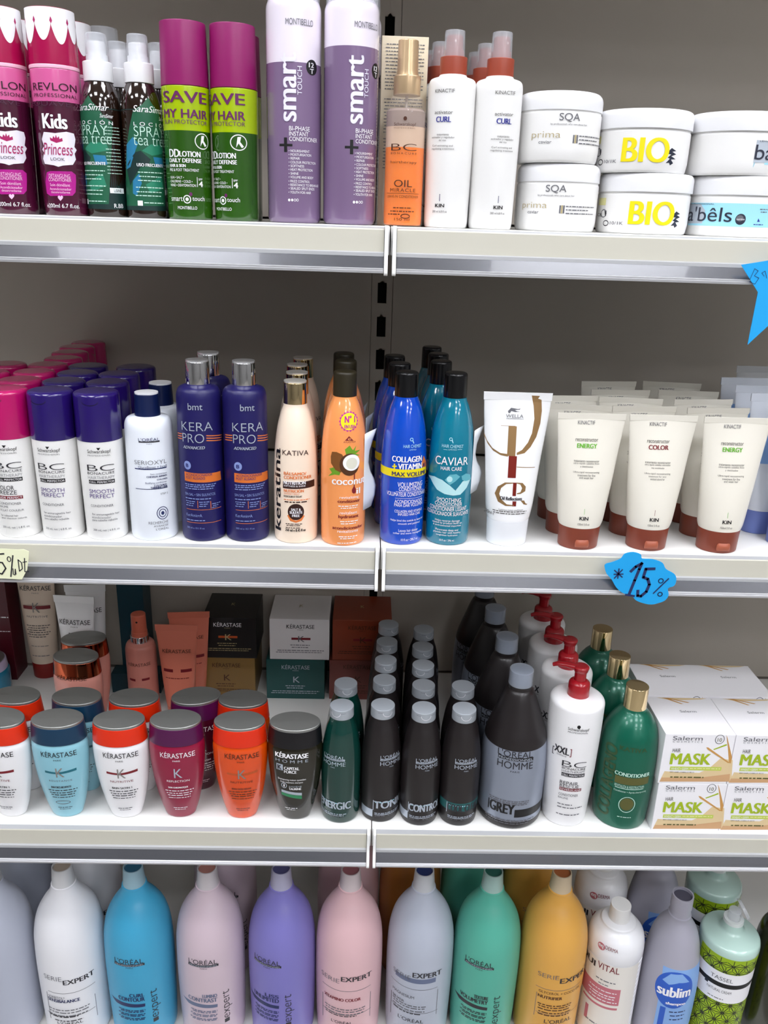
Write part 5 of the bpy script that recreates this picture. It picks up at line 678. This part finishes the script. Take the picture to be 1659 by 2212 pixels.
# ------------------------------------------------------------------ upper shelf
G = 'spray bottles on the top shelf'
k_ = kids()
put(k_, -.3865, .0345, Z1, 8, 'pink spray bottle with white dripping crown cap, cut by the left picture edge', 'crown capped pink bottles')
put(k_, -.3344, .034, Z1, 0, 'pink spray bottle with white crown cap, beside the dark tea tree sprays', 'crown capped pink bottles')
put(k_, -.394, .092, Z1, -20, 'crown capped pink bottle hidden behind the leftmost pink bottle', 'crown capped pink bottles')
put(k_, -.337, .092, Z1, 14, 'crown capped pink bottle standing behind the second pink bottle', 'crown capped pink bottles')
k_ = tea(); g = 'dark tea tree sprays'
put(k_, -.2930, .0371, Z1, -56, 'dark green labelled spray with its text turned left, beside pink bottles', g)
put(k_, -.2527, .0367, Z1, 0, 'dark green leaf labelled spray facing front, beside lime and magenta bottles', g)
put(k_, -.2840, .0790, Z1, -30, 'dark white-headed spray behind the left-turned tea tree spray', g)
put(k_, -.2425, .0790, Z1, 25, 'dark white-headed spray behind the front-facing tea tree spray, second in its column', g)
put(k_, -.2810, .1215, Z1, 10, 'dark white-headed spray third back, seen between the two front tea tree sprays', g)
put(k_, -.2395, .1215, Z1, -15, 'dark white-headed spray third back, half hidden by the lime and magenta bottle', g)
t = thing('spray_bottle', 'bottle', -.3180, .1490, Z1, 0, 'tall spray bottle with wide frosted overcap behind the pink and tea tree bottles')
body_part(t, fillet([(.01, 0), (20, 0, 2), (20, 140, 8), (12, 146), (.01, 146)]), white_s); turned(t, 'spray_head', [(10, 145), (9, 170, 1)], white_p); turned(t, 'overcap', [(17.5, 146), (16, 193, 2)], frost)
k_ = save(); g = 'lime and magenta sprays'
put(k_, -.2075, .0348, Z1, 0, 'green spray with magenta cap and lime band, left one of the front pair', g)
put(k_, -.1600, .0392, Z1, -33, 'green spray with magenta cap turned left, right one of the front pair', g)
put(k_, -.1625, .0905, Z1, -60, 'green spray with magenta cap directly behind the right one of the pair', g)
a = smart(146.5)
put(a, -.1001, .0394, Z1, 0, 'tall mauve and white bottle facing front, white layer reaching further down', 'tall two-phase conditioners')
b = smart(162.5)
put(b, -.0432, .0400, Z1, 18, 'tall mauve and white bottle turned right, with the shorter white layer', 'tall two-phase conditioners')
put(a, -.0405, .0985, Z1, 40, 'tall mauve and white bottle behind, between mauve bottles and cream carton', 'tall two-phase conditioners')
put(carton_tall(), +.0102, .0555, Z1, 0, 'tall cream carton covered in small print behind the orange oil bottle')
put(oil(), .0127, .0328, Z1, 0, 'clear bottle of layered orange oil with champagne gold spray cap')
k_ = kin(); g = 'white sprays with terracotta collars'
put(k_, .0580, .0344, Z1, 0, 'white spray bottle with terracotta collar facing front, beside the orange oil bottle', g)
put(k_, .1045, .0342, Z1, 33, 'white spray bottle with terracotta collar turned right, beside white jars', g)
for i, (dx, dy) in enumerate(((-.0085, .0600), (-.0125, .1090))):
    put(k_, .0580+dx, .0344+dy, Z1, -20-15*i, 'white terracotta-collared spray, %s from front behind the one beside the oil' % ORD[i+1], g)
    put(k_, .1060+dx, .0342+dy, Z1, 15+30*i, 'white terracotta-collared spray, %s from front behind the one beside the jars' % ORD[i+1], g)
k_ = jar('sqa', 41.2, 42.8, 48.0, 65.8, 43.0, 5)
put(k_, .177, .0562, Z1, 0, 'white cream jar with grey and gold lettering, lower one of its stack', 'stacked white cream jars')
put(k_, +.1718, .0552, Z1+.0659, 16, 'white cream jar with grey and gold lettering, on top of its stack', 'stacked white cream jars')
k_ = jar('bio', 46.2, 47.8, 41.0, 59.2, 49.0, 3.5)
put(k_, .2715, .0598, Z1, 0, 'white jar with large yellow letters, lower one of the stack', 'yellow lettered white jars')
put(k_, +.2625, .0600, Z1+.0593, -7, 'white jar with large yellow letters, on top of the stack', 'yellow lettered white jars')
k_ = jar('bab', 48.6, 49.8, 41.0, 59.6, 51.0, 3.5)
put(k_, .3712, .0625, Z1, 14, 'white jar with pale blue band at right end, lower one of the stack', 'blue banded white jars')
put(k_, .3630, .0620, Z1+.0597, 110, 'white jar with pale blue band turned right, on top of the stack', 'blue banded white jars')
# ------------------------------------------------------------------ upper middle shelf
pinkcap = M('hot_pink_cap', '#b80a62', .2, coat=.6); violet = M('violet_cap', '#230e62', .2, coat=.6)
k_ = conditioner('freeze', pinkcap); g = 'pink capped white bottles'
for i, (x, y) in enumerate(((-.4195, .0262), (-.4235, .080), (-.4262, .131), (-.4280, .181), (-.4260, .231), (-.4340, .281), (-.4400, .329), (-.4380, .374))):
    put(k_, x, y, Z2, -6 if i == 0 else 15*i, 'white bottle with pink cap, %s in the column next to the violet caps' % ('frontmost' if i == 0 else ORD[i]+' from front' if i < 7 else 'last'), g)
for i, (x, y) in enumerate(((-.4765, .118), (-.4785, .177))):
    put(k_, x, y, Z2, 20, 'white bottle with pink cap at left edge, %s one of that side column' % ('nearer', 'farther')[i], g)
k_ = conditioner('smooth', violet); g = 'violet capped white bottles'
for i, (x, y) in enumerate(((-.3694, .0256), (-.3728, .0800), (-.3740, .1310), (-.3770, .1810))):
    put(k_, x, y, Z2, -12 if i == 0 else 20*i, 'white bottle with violet cap, %s in the column beside the pink caps' % ('frontmost' if i == 0 else ORD[i]+' from front'), g)
for i, (x, y) in enumerate(((-.3190, .0254), (-.3225, .0800), (-.3240, .1320), (-.3165, .1820))):
    put(k_, x, y, Z2, 0 if i == 0 else -25*i, 'white bottle with violet cap, %s in the column beside navy capped bottles' % ('frontmost' if i == 0 else ORD[i]+' from front'), g)
k_ = seri(); g = 'navy capped white bottles'
put(k_, -.2648, .0297, Z2, 0, 'slim white bottle with navy and white cap, front one of two', g)
put(k_, -.2628, .0860, Z2, -35, 'slim white bottle with navy and white cap, behind the front one', g)
k_ = kera(); g = 'indigo bottles with chrome caps'
put(k_, -.2071, .0298, Z2, -14, 'indigo bottle with chrome cap, left one of the front pair', g)
put(k_, -.1565, .0315, Z2, 0, 'indigo bottle with chrome cap, right one of the front pair', g)
put(k_, -.2045, .0820, Z2, 30, 'indigo bottle with chrome cap behind the left one of the pair', g)
k_ = keratina(); g = 'cream bottles with gold caps'
for i, (x, y) in enumerate(((-.0997, .0298), (-.1020, .0820), (-.1060, .1340), (-.1030, .1870))):
    put(k_, x, y, Z2, 0 if i == 0 else (10, -25, 35)[i-1], 'cream bottle with shiny gold cap, %s in its column' % ('frontmost' if i == 0 else ORD[i]+' from front'), g)
k_ = hc('coco', M('coconut_orange', '#f49a58', .2, coat=.7), M('dark_olive_cap', '#2a2412', .42)); g = 'orange coconut bottles'
peel(k_, 26, 40, 90)
for i, (x, y) in enumerate(((-.0444, .0262), (-.0455, .0990), (-.0495, .1520))):
    put(k_, x, y, Z2, 0 if i == 0 else 12*i, 'orange coconut bottle with dark cap, %s in its column' % ('frontmost' if i == 0 else ORD[i]+' from front'), g)
k_ = hc('coll', M('royal_blue_plastic', '#0848c0', .14, coat=.8), black_g); g = 'blue bottles with black caps'
for i, (x, y) in enumerate(((.0243, .0334), (.0180, .0900), (.0135, .1440))):
    put(k_, x, y, Z2, 0 if i == 0 else -8*i, 'royal blue bottle with black cap and yellow band, %s in its column' % ('frontmost' if i == 0 else ORD[i]+' from front'), g)
k_ = hc('cav', M('teal_plastic', '#067690', .14, coat=.8), black_g); g = 'teal bottles with black caps'
peel(k_, 26, 60, 75)
for i, (x, y) in enumerate(((.0792, .0350), (.0690, .1130), (.0700, .1690), (.0655, .2240))):
    put(k_, x, y, Z2, 0 if i == 0 else 10*i, 'teal bottle with black cap and pale ribbon, %s in its column' % ('frontmost' if i == 0 else ORD[i]+' from front'), g)
put(wella(), .1497, .0312, Z2, 0, 'white tube with copper and red foil letters on a pearl cap')
E1 = kintube('energy'); C1 = kintube('color'); g = 'cream tubes on terracotta caps'
put(E1, .2340, .0256, Z2, 0, 'cream tube with green word on terracotta cap, beside the white foil tube', g)
put(E1, .4000, .0245, Z2, 0, 'cream tube with green word on terracotta cap, rightmost front one by blue tubes', g)
put(C1, .3160, .0268, Z2, 0, 'cream tube with dark red word on terracotta cap, middle front one', g)
for i, (x, y) in enumerate(((.2290, .0720), (.2280, .1220))):
    put(E1, x, y, Z2, (-6, 5)[i], 'cream tube %s from front in the column by the white foil tube' % ORD[i+1], g)
for i, (x, y) in enumerate(((.3080, .0720), (.3060, .1190), (.3075, .1690), (.3080, .2260))):
    put(C1, x, y, Z2, (4, -5, 3, 6)[i], 'cream tube %s from front in the middle cream tube column' % ORD[i+1], g)
for i, (x, y) in enumerate(((.3970, .0730), (.3975, .1210), (.3980, .1740), (.3960, .2310))):
    put(E1, x, y, Z2, (5, 7, -4, -8)[i], 'cream tube %s from front in the column beside the blue capped tubes' % ORD[i+1], g)
k_ = bluetube(); g = 'bluish tubes on blue caps'
for i, (x, y) in enumerate(((.4930, .0470), (.4765, .0890), (.4800, .1360), (.4820, .1920))):
    put(k_, x, y, Z2, (0, 4, -5, 3)[i], 'bluish white tube on blue cap at right edge, %s in the row' % ('frontmost' if i == 0 else ORD[i]+' from front' if i < 3 else 'last'), g)
put(bluetube(True), .5450, .2900, Z2, 0, 'clear topped tube behind the bluish tubes at right edge')
# ------------------------------------------------------------------ lower middle shelf
white_k = M('white_pearl', '#efeef0', .3, coat=.3); orange_c = M('orange_cap', '#dc2c08', .3); navy_c = M('petrol_cap', '#0c3450', .3); wine_c = M('wine_cap', '#4e0c44', .3)
kw = kbottle('kwhite', white_k, orange_c); kb = kbottle('kblue', M('ice_blue_pearl', '#8cc4d4', .3, coat=.3), navy_c)
kr = kbottle('kred', M('crimson_pearl', '#8e0a38', .28, coat=.4), wine_c); kw2 = kbottle('kred', M('wine_translucent', '#4a0a24', .18, coat=.6), wine_c)
ko = kbottle('korange', M('amber_liquid', '#ee5000', .1, trans=.15, coat=.6), orange_c); kh = kbottle('khomme', M('smoky_liquid', '#1e1a0c', .12, trans=.1, coat=.6), M('black_satin', '#0c0a10', .35))
g = 'oval shampoo bottles with metal lids'
put(kw, -.4775, .0270, Z3, -14, 'white oval bottle with orange cap, frontmost at left picture edge', g)
put(kb, -.4050, .0275, Z3, 0, 'ice blue oval bottle with petrol cap in the front row', g)
put(kw, -.3270, .0275, Z3, 0, 'white oval bottle with orange cap between ice blue and crimson bottles', g)
put(kr, -.2555, .0300, Z3, 0, 'crimson oval bottle with wine cap in the front row', g)
put(ko, -.1735, .0295, Z3, 0, 'clear amber orange oval bottle with orange cap, front row', g)
put(kh, -.1022, .0290, Z3, 0, 'smoky black oval bottle with white lettering, front row', g)
put(kw, -.4780, .0790, Z3, -8, 'white oval bottle with orange cap in second row at left edge', g)
put(kb, -.3975, .0790, Z3, -5, 'ice blue oval bottle in second row behind the front ice blue one', g)
put(kw, -.3215, .0790, Z3, 0, 'white oval bottle with orange cap in second row, behind the middle white one', g)
put(kw2, -.2400, .0850, Z3+.0, 12, 'dark wine oval bottle in second row behind the crimson one', g)
put(ko, -.1765, .0800, Z3, 0, 'amber orange oval bottle in second row behind the front amber one', g)
ks = kbottle(None, M('salmon_pearl', '#dc9486', .3, coat=.3), M('copper_chrome', '#b85a3c', .1, 1)); lettering(KSAL[:1], FlatX([(.08, .034, .0231), (.112, .0356, .0242)]), ks, tall=True, step=3)
put(ks, -.4340, .1860, Z3, -6, 'salmon oval bottle with copper cap, nearer of two in the third row', 'salmon bottles with copper caps')
put(ks, -.4400, .2390, Z3, 8, 'salmon oval bottle with copper cap, farther of the two', 'salmon bottles with copper caps')
WT = [('T', 'KÉRASTASE', 0, 141, 49, 10, 'k', ''), ('T', 'PARIS', 0, 132.5, 11, 2, 'k', ''), ('T', 'K', -2, 113, 15, 20, 'kk', ''), ('-', -20, 20, 86, 2, 'gr'), ('-', -18, 18, 80, 2, 'gr')]
wt = ktube(M('white_gloss_tube', '#f3f3f4', .26, coat=.4), white_p, WT, 183)
put(wt, -.4725, .3020, Z3, -4, 'white tube with black lettering, nearer one behind the salmon bottles', 'white tubes at the back')
put(wt, -.4690, .3440, Z3, 5, 'white tube with black lettering, farther one reaching behind the shelf edge', 'white tubes at the back')
CT = [('T', 'KÉRASTASE', 0, 165, 50, 10, 'k', ''), ('T', 'PARIS', 0, 156, 11, 2, 'gr', ''), ('R', -22, 128, 22, 134, 'dr', 0), ('T', 'K', 0, 131, 12, 17, 'kk', ''), ('T', 'NUTRITIVE', 0, 115, 34, 3.4, 'gr', '')] + [('-', -19+i % 2*3, 19-i % 3*3, 99-4*i, 2.2, 'dk') for i in range(6)] + [('-', -14, 14, 62, 2, 'kk'), ('-', -14, 14, 44, 2, 'gr')]
ct = ktube(M('beige_tube', '#dfccb8', .35), M('deep_red_cap', '#8a1410', .35), CT, 205)
put(ct, -.5590, .3720, Z3, 2, 'tall beige tube with dark red stripe on red cap by the wall')
t = thing('carton_box', 'box', -.3975, .345, Z3, 0, 'tall dark teal carton against the wall behind the pink mist bottle')
MB().box(-.021, .021, 0, .045, 0, .24).build('carton', M('teal_card_dark', '#0a3a48', .4), t, smooth=0, bevel=.0006)
t = thing('carton_box', 'box', -.3900, .316, Z3, 0, 'low dark teal carton lying in front of the tall teal one')
MB().box(-.040, .040, 0, .028, 0, .036).build('carton', M('teal_card_low', '#0a3440', .4), t, smooth=0, bevel=.0006)
t = thing('carton_box', 'box', -.6450, .350, Z3, 0, 'dark red carton at far left by the wall')
MB().box(-.045, .045, 0, .045, 0, .23).build('carton', M('dark_red_card', '#4e0618', .4), t, smooth=0, bevel=.0006)
lettering([('-', 20, 44, 118, 3, 'w'), ('-', 26, 44, 92, 2, 'w')], Plane(0), t, curved=False)
t = thing('cream_jar', 'jar', -.6250, .300, Z3, 0, 'teal jar with lilac rim and grey metal lid at left edge')
rg = body_part(t, fillet([(.01, 0), (35, 0, 3), (36, 50, 6), (30, 54), (.01, 54)]), M('teal_jar', '#067090', .2, coat=.5))
turned(t, 'lid', [(33.5, 52, 1), (32, 68, 2)], M('lilac_plastic', '#b9acc8', .3)); turned(t, 'lid_disc', [(30, 68), (29.5, 69.2, .5)], steel)
lettering([('T', 'KÉRASTASE', 8, 22, 46, 8, 'w', '')], Surf(rg), t)
put(mist(), -.3650, .2720, Z3, 0, 'small pink mist spray with coral head and chrome collar')
st = ktube(M('salmon_tube', '#dc7c64', .35), M('salmon_cap', '#c86850', .35), KSAL, 160)
put(st, -.3035, .2560, Z3, 0, 'salmon tube with dark red dashes, nearer one of two', 'salmon tubes')
put(st, -.2935, .3000, Z3, 6, 'salmon tube with dark red dashes, farther one behind', 'salmon tubes')
g = 'hair mask cartons stacked by the wall'
put(carton('cgold', '#8a6a34', .086), -.2350, .309, Z3, 0, 'gold carton below the black one in the back stack', g)
put(carton('cblack', '#0d0b0c', .086), -.2315, .309, Z3+.0734, 0, 'black carton on top of the gold one', g)
put(carton('cteal', '#0a4a48'), -.1257, .307, Z3, 0, 'dark teal carton under the white one', g)
put(carton('cwhite', '#e6e2e2', .0965), -.1190, .308, Z3+.0734, 0, 'white carton on top of the dark teal one', g)
put(carton('crose', '#7a3c34'), -.0225, .308, Z3, 0, 'rose brown carton under the copper one', g)
put(carton('ccopper', '#8a3a22'), -.0180, .309, Z3+.0734, 0, 'copper carton on top of the rose brown one', g)
hn = homme('energic', M('bottle_green_liquid', '#04352e', .12, coat=.7)); g = 'dark bottles with silver flip caps'
put(hn, -.0425, .0345, Z3, -28, 'green translucent bottle with silver flip cap, front one', g)
put(hn, -.0388, .0880, Z3, 10, 'green translucent bottle with silver flip cap, behind the front one', g)
ht = homme('tonic')
for i, (x, y) in enumerate(((.0105, .0375), (.0135, .0985), (.0162, .1518), (.0190, .2060), (.0225, .2610))):
    put(ht, x, y, Z3, (24, 18, 14, -6, 40)[i], 'black bottle with silver flip cap, %s in the column beside the green bottles' % ('frontmost' if i == 0 else ORD[i]+' from front' if i < 4 else 'last'), g)
hcn = homme('control')
for i, (x, y) in enumerate(((.0632, .0318), (.0662, .0870), (.0690, .1400), (.0715, .1930), (.0762, .2470))):
    put(hcn, x, y, Z3, (8, 30, -20, 24, 34)[i], 'black bottle with silver flip cap, %s in the middle black column' % ('frontmost' if i == 0 else ORD[i]+' from front' if i < 4 else 'last'), g)
hl = homme('cool')
put(hl, .1155, .0322, Z3, 4, 'black bottle with teal band and silver flip cap, front one', g)
put(hl, .1195, .0860, Z3, -18, 'black bottle with silver flip cap behind the teal banded one', g)
k_ = bigpro(); g = 'large silver labelled bottles'
for i, (x, y) in enumerate(((.1875, .0445), (.1825, .1320), (.1790, .2195), (.1750, .3070))):
    put(k_, x, y, Z3, 0 if i == 0 else -10*i, 'large black bottle with silver label and clear cap, %s in its column' % ('frontmost' if i == 0 else ORD[i]+' from front' if i < 3 else 'last'), g)
k_ = xxl(); g = 'white pump bottles with red pumps'
for i, (x, y) in enumerate(((.2618, .0375), (.2640, .1090), (.2600, .1800), (.2580, .2510))):
    put(k_, x, y, Z3, 0 if i == 0 else (-8, 5, -4)[i-1], 'white bottle with red pump, %s in its column' % ('frontmost' if i == 0 else ORD[i]+' from front' if i < 3 else 'last'), g)
k_ = greenb(); g = 'emerald bottles with gold caps'
for i, (x, y) in enumerate(((.3385, .0400), (.3380, .1180), (.3350, .1960))):
    put(k_, x, y, Z3, 0 if i == 0 else 15*i, 'emerald bottle with pale gold cap, %s in its column' % ('frontmost' if i == 0 else ORD[i]+' from front' if i < 2 else 'last'), g)
k_ = maskbox(); g = 'white cartons with lime lettering'
for c, (x, nm) in enumerate(((.4175, 'left'), (.5085, 'right'))):
    for r, rn in enumerate(('front', 'back')):
        for l, ln in enumerate(('lower', 'upper')):
            put(k_, x-(.002 if l else 0)+.003*r*(1-c), .0045+.0895*r, Z3+.0757*l, 0, '%s carton with lime lettering in the %s stack of the %s column' % (ln, rn, nm), g)
# ------------------------------------------------------------------ lowest shelf
g = 'large salon bottles on the lowest shelf'; B = []
for key, hx, plug, x, rot, lb in ((None, '#b4b9c8', '#8a92a4', -.5415, 0, 'blue grey large bottle cut by the left picture edge'), ('s_white', '#ececf0', '#c4b4a4', -.4375, 0, 'large white bottle, front row at left'),
        ('o_blue', '#3fa4cc', '#2c6c8c', -.3370, 0, 'large sky blue bottle, front row'), ('o_lilac', '#d0bcc6', '#c88a80', -.2320, 0, 'large pale mauve bottle between sky blue and violet ones'),
        ('o_purple', '#7e78c0', '#5a5a8c', -.1262, -19, 'large violet bottle, front row'), ('s_pink', '#e0b8bc', '#a86870', -.0265, 0, 'large pink bottle in front of the centre seam'),
        ('s_silver', '#b4bac8', '#2c3c78', .0795, 0, 'large silver grey bottle with navy cap hole'), ('o_green', '#55b09a', '#2c6c60', .1790, -19, 'large mint green bottle, front row'),
        ('s_gold', '#dfa64c', '#c07040', .2786, 0, 'large golden yellow bottle, front row')):
    o = serie(key, hx, plug); put(o, x, .060, Z4, rot, lb, g); B.append(o)
put(equi(), .3710, .0580, Z4, 0, 'white ribbed bottle with pink label, right of the golden bottle', g)
put(sublim(), .4590, .0560, Z4, 0, 'grey lilac bottle with blue round label', g)
put(tassel(), .5400, .0540, Z4, 0, 'mint bottle wrapped in lime and black star pattern label', g)
put(olive(), .6280, .0620, Z4, 0, 'dark olive bottle with black cap at right picture edge', g)
for src, x, y, lb in ((0, -.5580, .185, 'blue grey large bottle behind the leftmost ones'), (1, -.4460, .175, 'large white bottle in second row behind the front white one'), (3, -.2300, .182, 'large pale mauve bottle in second row'),
        (5, -.0310, .180, 'large pink bottle in second row behind the front pink one'), (7, .1695, .180, 'large mint green bottle in second row'), (8, .2695, .182, 'large golden bottle in second row behind the front golden one')):
    put(B[src], x, y, Z4, 10, lb, g)
put(serie(None, '#a86a2c', '#8a5020'), .0692, .180, Z4, 0, 'large amber bottle in second row behind the silver grey one', g)
put(equi(), .3760, .160, Z4, 15, 'white ribbed bottle in second row behind the labelled one', g)
put(sublim(), .4640, .160, Z4, 10, 'grey lilac bottle in second row', g)
put(tassel(), .5580, .160, Z4, 20, 'star patterned mint bottle in second row', g)
# ------------------------------------------------------------------ paper signs clipped to the price rails
def sign(pts, holes, y, m, label, ink_items):
    k = .9930; y = -.0226; mv = lambda p: (-21.5+(p[0]+21.5)*k, 10.6+(p[1]-10.6)*k)
    pts = [mv(p) for p in pts]; ink_items = [([mv(p) for p in s_], w, c) for s_, w, c in ink_items]
    cx = sum(p[0] for p in pts)/len(pts); cz = sum(p[1] for p in pts)/len(pts)
    t = thing('price_sign', 'sign', cx/1000, y, Z1+cz/1000, 0, label)
    P = [(a, b) for a, b in pts]; A = sum(P[i][0]*P[(i+1) % len(P)][1]-P[(i+1) % len(P)][0]*P[i][1] for i in range(len(P)))
    if A < 0: P = P[::-1]
    MB().prism([((a-cx)/1000, (b-cz)/1000) for a, b in P], 0, .0006).build('paper', m, t, smooth=0)
    lettering([('S', [(a-cx, b-cz) for a, b in s_], w, c) for s_, w, c in ink_items], Plane(0), t, 'handwriting', curved=False)
    return t
def smoothpoly(P, n=4):
    Q = P[-1:]+P+P[:2]; out = []
    for i in range(1, len(Q)-2):
        p0, p1, p2, p3 = Q[i-1], Q[i], Q[i+1], Q[i+2]
        for k in range(n):
            t = k/n; out.append(tuple(.5*(2*b+(c-a)*t+(2*a-5*b+4*c-d)*t*t+(3*b-a-3*c+d)*t**3) for a, b, c, d in zip(p0, p1, p2, p3)))
    return out
blue_paper = M('cyan_paper', '#10a2e6', .6)
CL = [(257.6, -357.7), (265.3, -354.9), (274.3, -350.4), (278.4, -344.2), (287.7, -342.0), (296.8, -344.7), (299.1, -349.8), (311.3, -350.3), (323.1, -354.4), (328.3, -362.1), (338.9, -368.0), (342.4, -374.9), (341.1, -382.9), (334.3, -386.6), (336.3, -394.6), (333.3, -401.8), (325.7, -405.6), (317.7, -407.6), (307.7, -406.0), (299.0, -402.6), (293.4, -397.3), (283.2, -394.0), (274.2, -387.1), (267.2, -376.7), (260.7, -369.8), (257.7, -362.9)]
def lp(pts): return pts
sign(smoothpoly(CL[::-1], 3), None, -.0165, blue_paper, 'blue cloud shaped paper sign with handwritten 15% on the middle shelf rail', [
    ([(288, -366), (293, -360), (299.5, -355.5), (297.5, -363), (294, -377), (290, -394)], 3.4, 'nv'), ([(286, -395.5), (296, -397)], 2.6, 'nv'),
    ([(315, -362), (305, -362.5), (303.5, -373), (309, -375), (311.8, -382), (309.5, -391), (304, -397), (300, -396.5), (299.5, -390)], 3.4, 'nv'),
    ([(269, -365), (279, -373.5)], 1.5, 'nv'), ([(278, -364), (270, -375)], 1.5, 'nv'), ([(274, -363), (274, -375)], 1.5, 'nv'), ([(269, -370), (279.5, -369.5)], 1.5, 'nv'),
    ([(333, -374), (318, -393)], 1.6, 'nv'), ([(324.5+2.8*math.cos(a), -377+2.8*math.sin(a)) for a in [i*.7 for i in range(10)]], 1.1, 'nv'), ([(326+2.6*math.cos(a), -394+2.6*math.sin(a)) for a in [i*.7 for i in range(10)]], 1.1, 'nv')])
ST = [(355.6, -25.7), (382.4, -20.7), (398, -19.5), (412, 6), (424, -18), (452, -22), (432, -48), (441, -78), (412, -66), (376.7, -105.3), (377.8, -52.0)]
sign(ST[::-1], None, -.0165, blue_paper, 'blue star shaped paper sign hanging from the top shelf rail at right edge', [
    ([(367, -40), (370, -29), (374, -31), (371, -36), (376, -38), (373, -44), (367, -42)], .5, 'nv'), ([(381, -36), (378, -33), (381, -31), (383, -35), (384, -38)], .5, 'nv'), ([(388, -24), (387, -34), (390, -36), (391, -32), (388, -30)], .5, 'nv'),
    ([(392, -52), (404, -40), (396, -78)], 3.4, 'nv'), ([(404, -74), (418, -78)], 3, 'nv'), ([(432, -40), (416, -42), (415, -52), (424, -56), (420, -68)], 3, 'nv')])
TG = [(-454.2, -354.0), (-408.0, -355.8), (-401.4, -355.3), (-396.0, -357.7), (-397.3, -366.5), (-400.5, -380.5), (-407.7, -392.5), (-432.4, -391.6), (-459.1, -390.7), (-492, -388), (-492, -356)]
sign(TG[::-1], None, -.0165, M('pale_yellow_paper', '#eef0cc', .65), 'pale yellow paper tag with handwritten percentage at the left edge', [
    ([(-450, -364), (-445, -360), (-449, -386)], 1.7, 'dk'), ([(-424, -361), (-433, -362), (-435, -371), (-427, -372), (-424, -379), (-429, -386), (-436, -384)], 1.7, 'dk'),
    ([(-414.2, -363), (-419.5, -389)], 1.5, 'dk'), ([(-419+2*math.cos(a), -367.5+3*math.sin(a)) for a in [i*.7 for i in range(10)]], 1, 'dk'), ([(-416, -379), (-416.4, -386), (-414.6, -387), (-413.4, -379.5), (-413.4, -386)], 1, 'dk'),
    ([(-409, -368), (-409, -382), (-405.4, -379), (-405.4, -371.5), (-409, -368)], 1.1, 'dk'), ([(-401.6, -366), (-403, -382.5), (-400.6, -382.5)], 1.1, 'dk'), ([(-404, -371), (-399.6, -370)], 1, 'dk'), ([(-399.4, -382), (-398.8, -382.3)], 1.4, 'dk')])
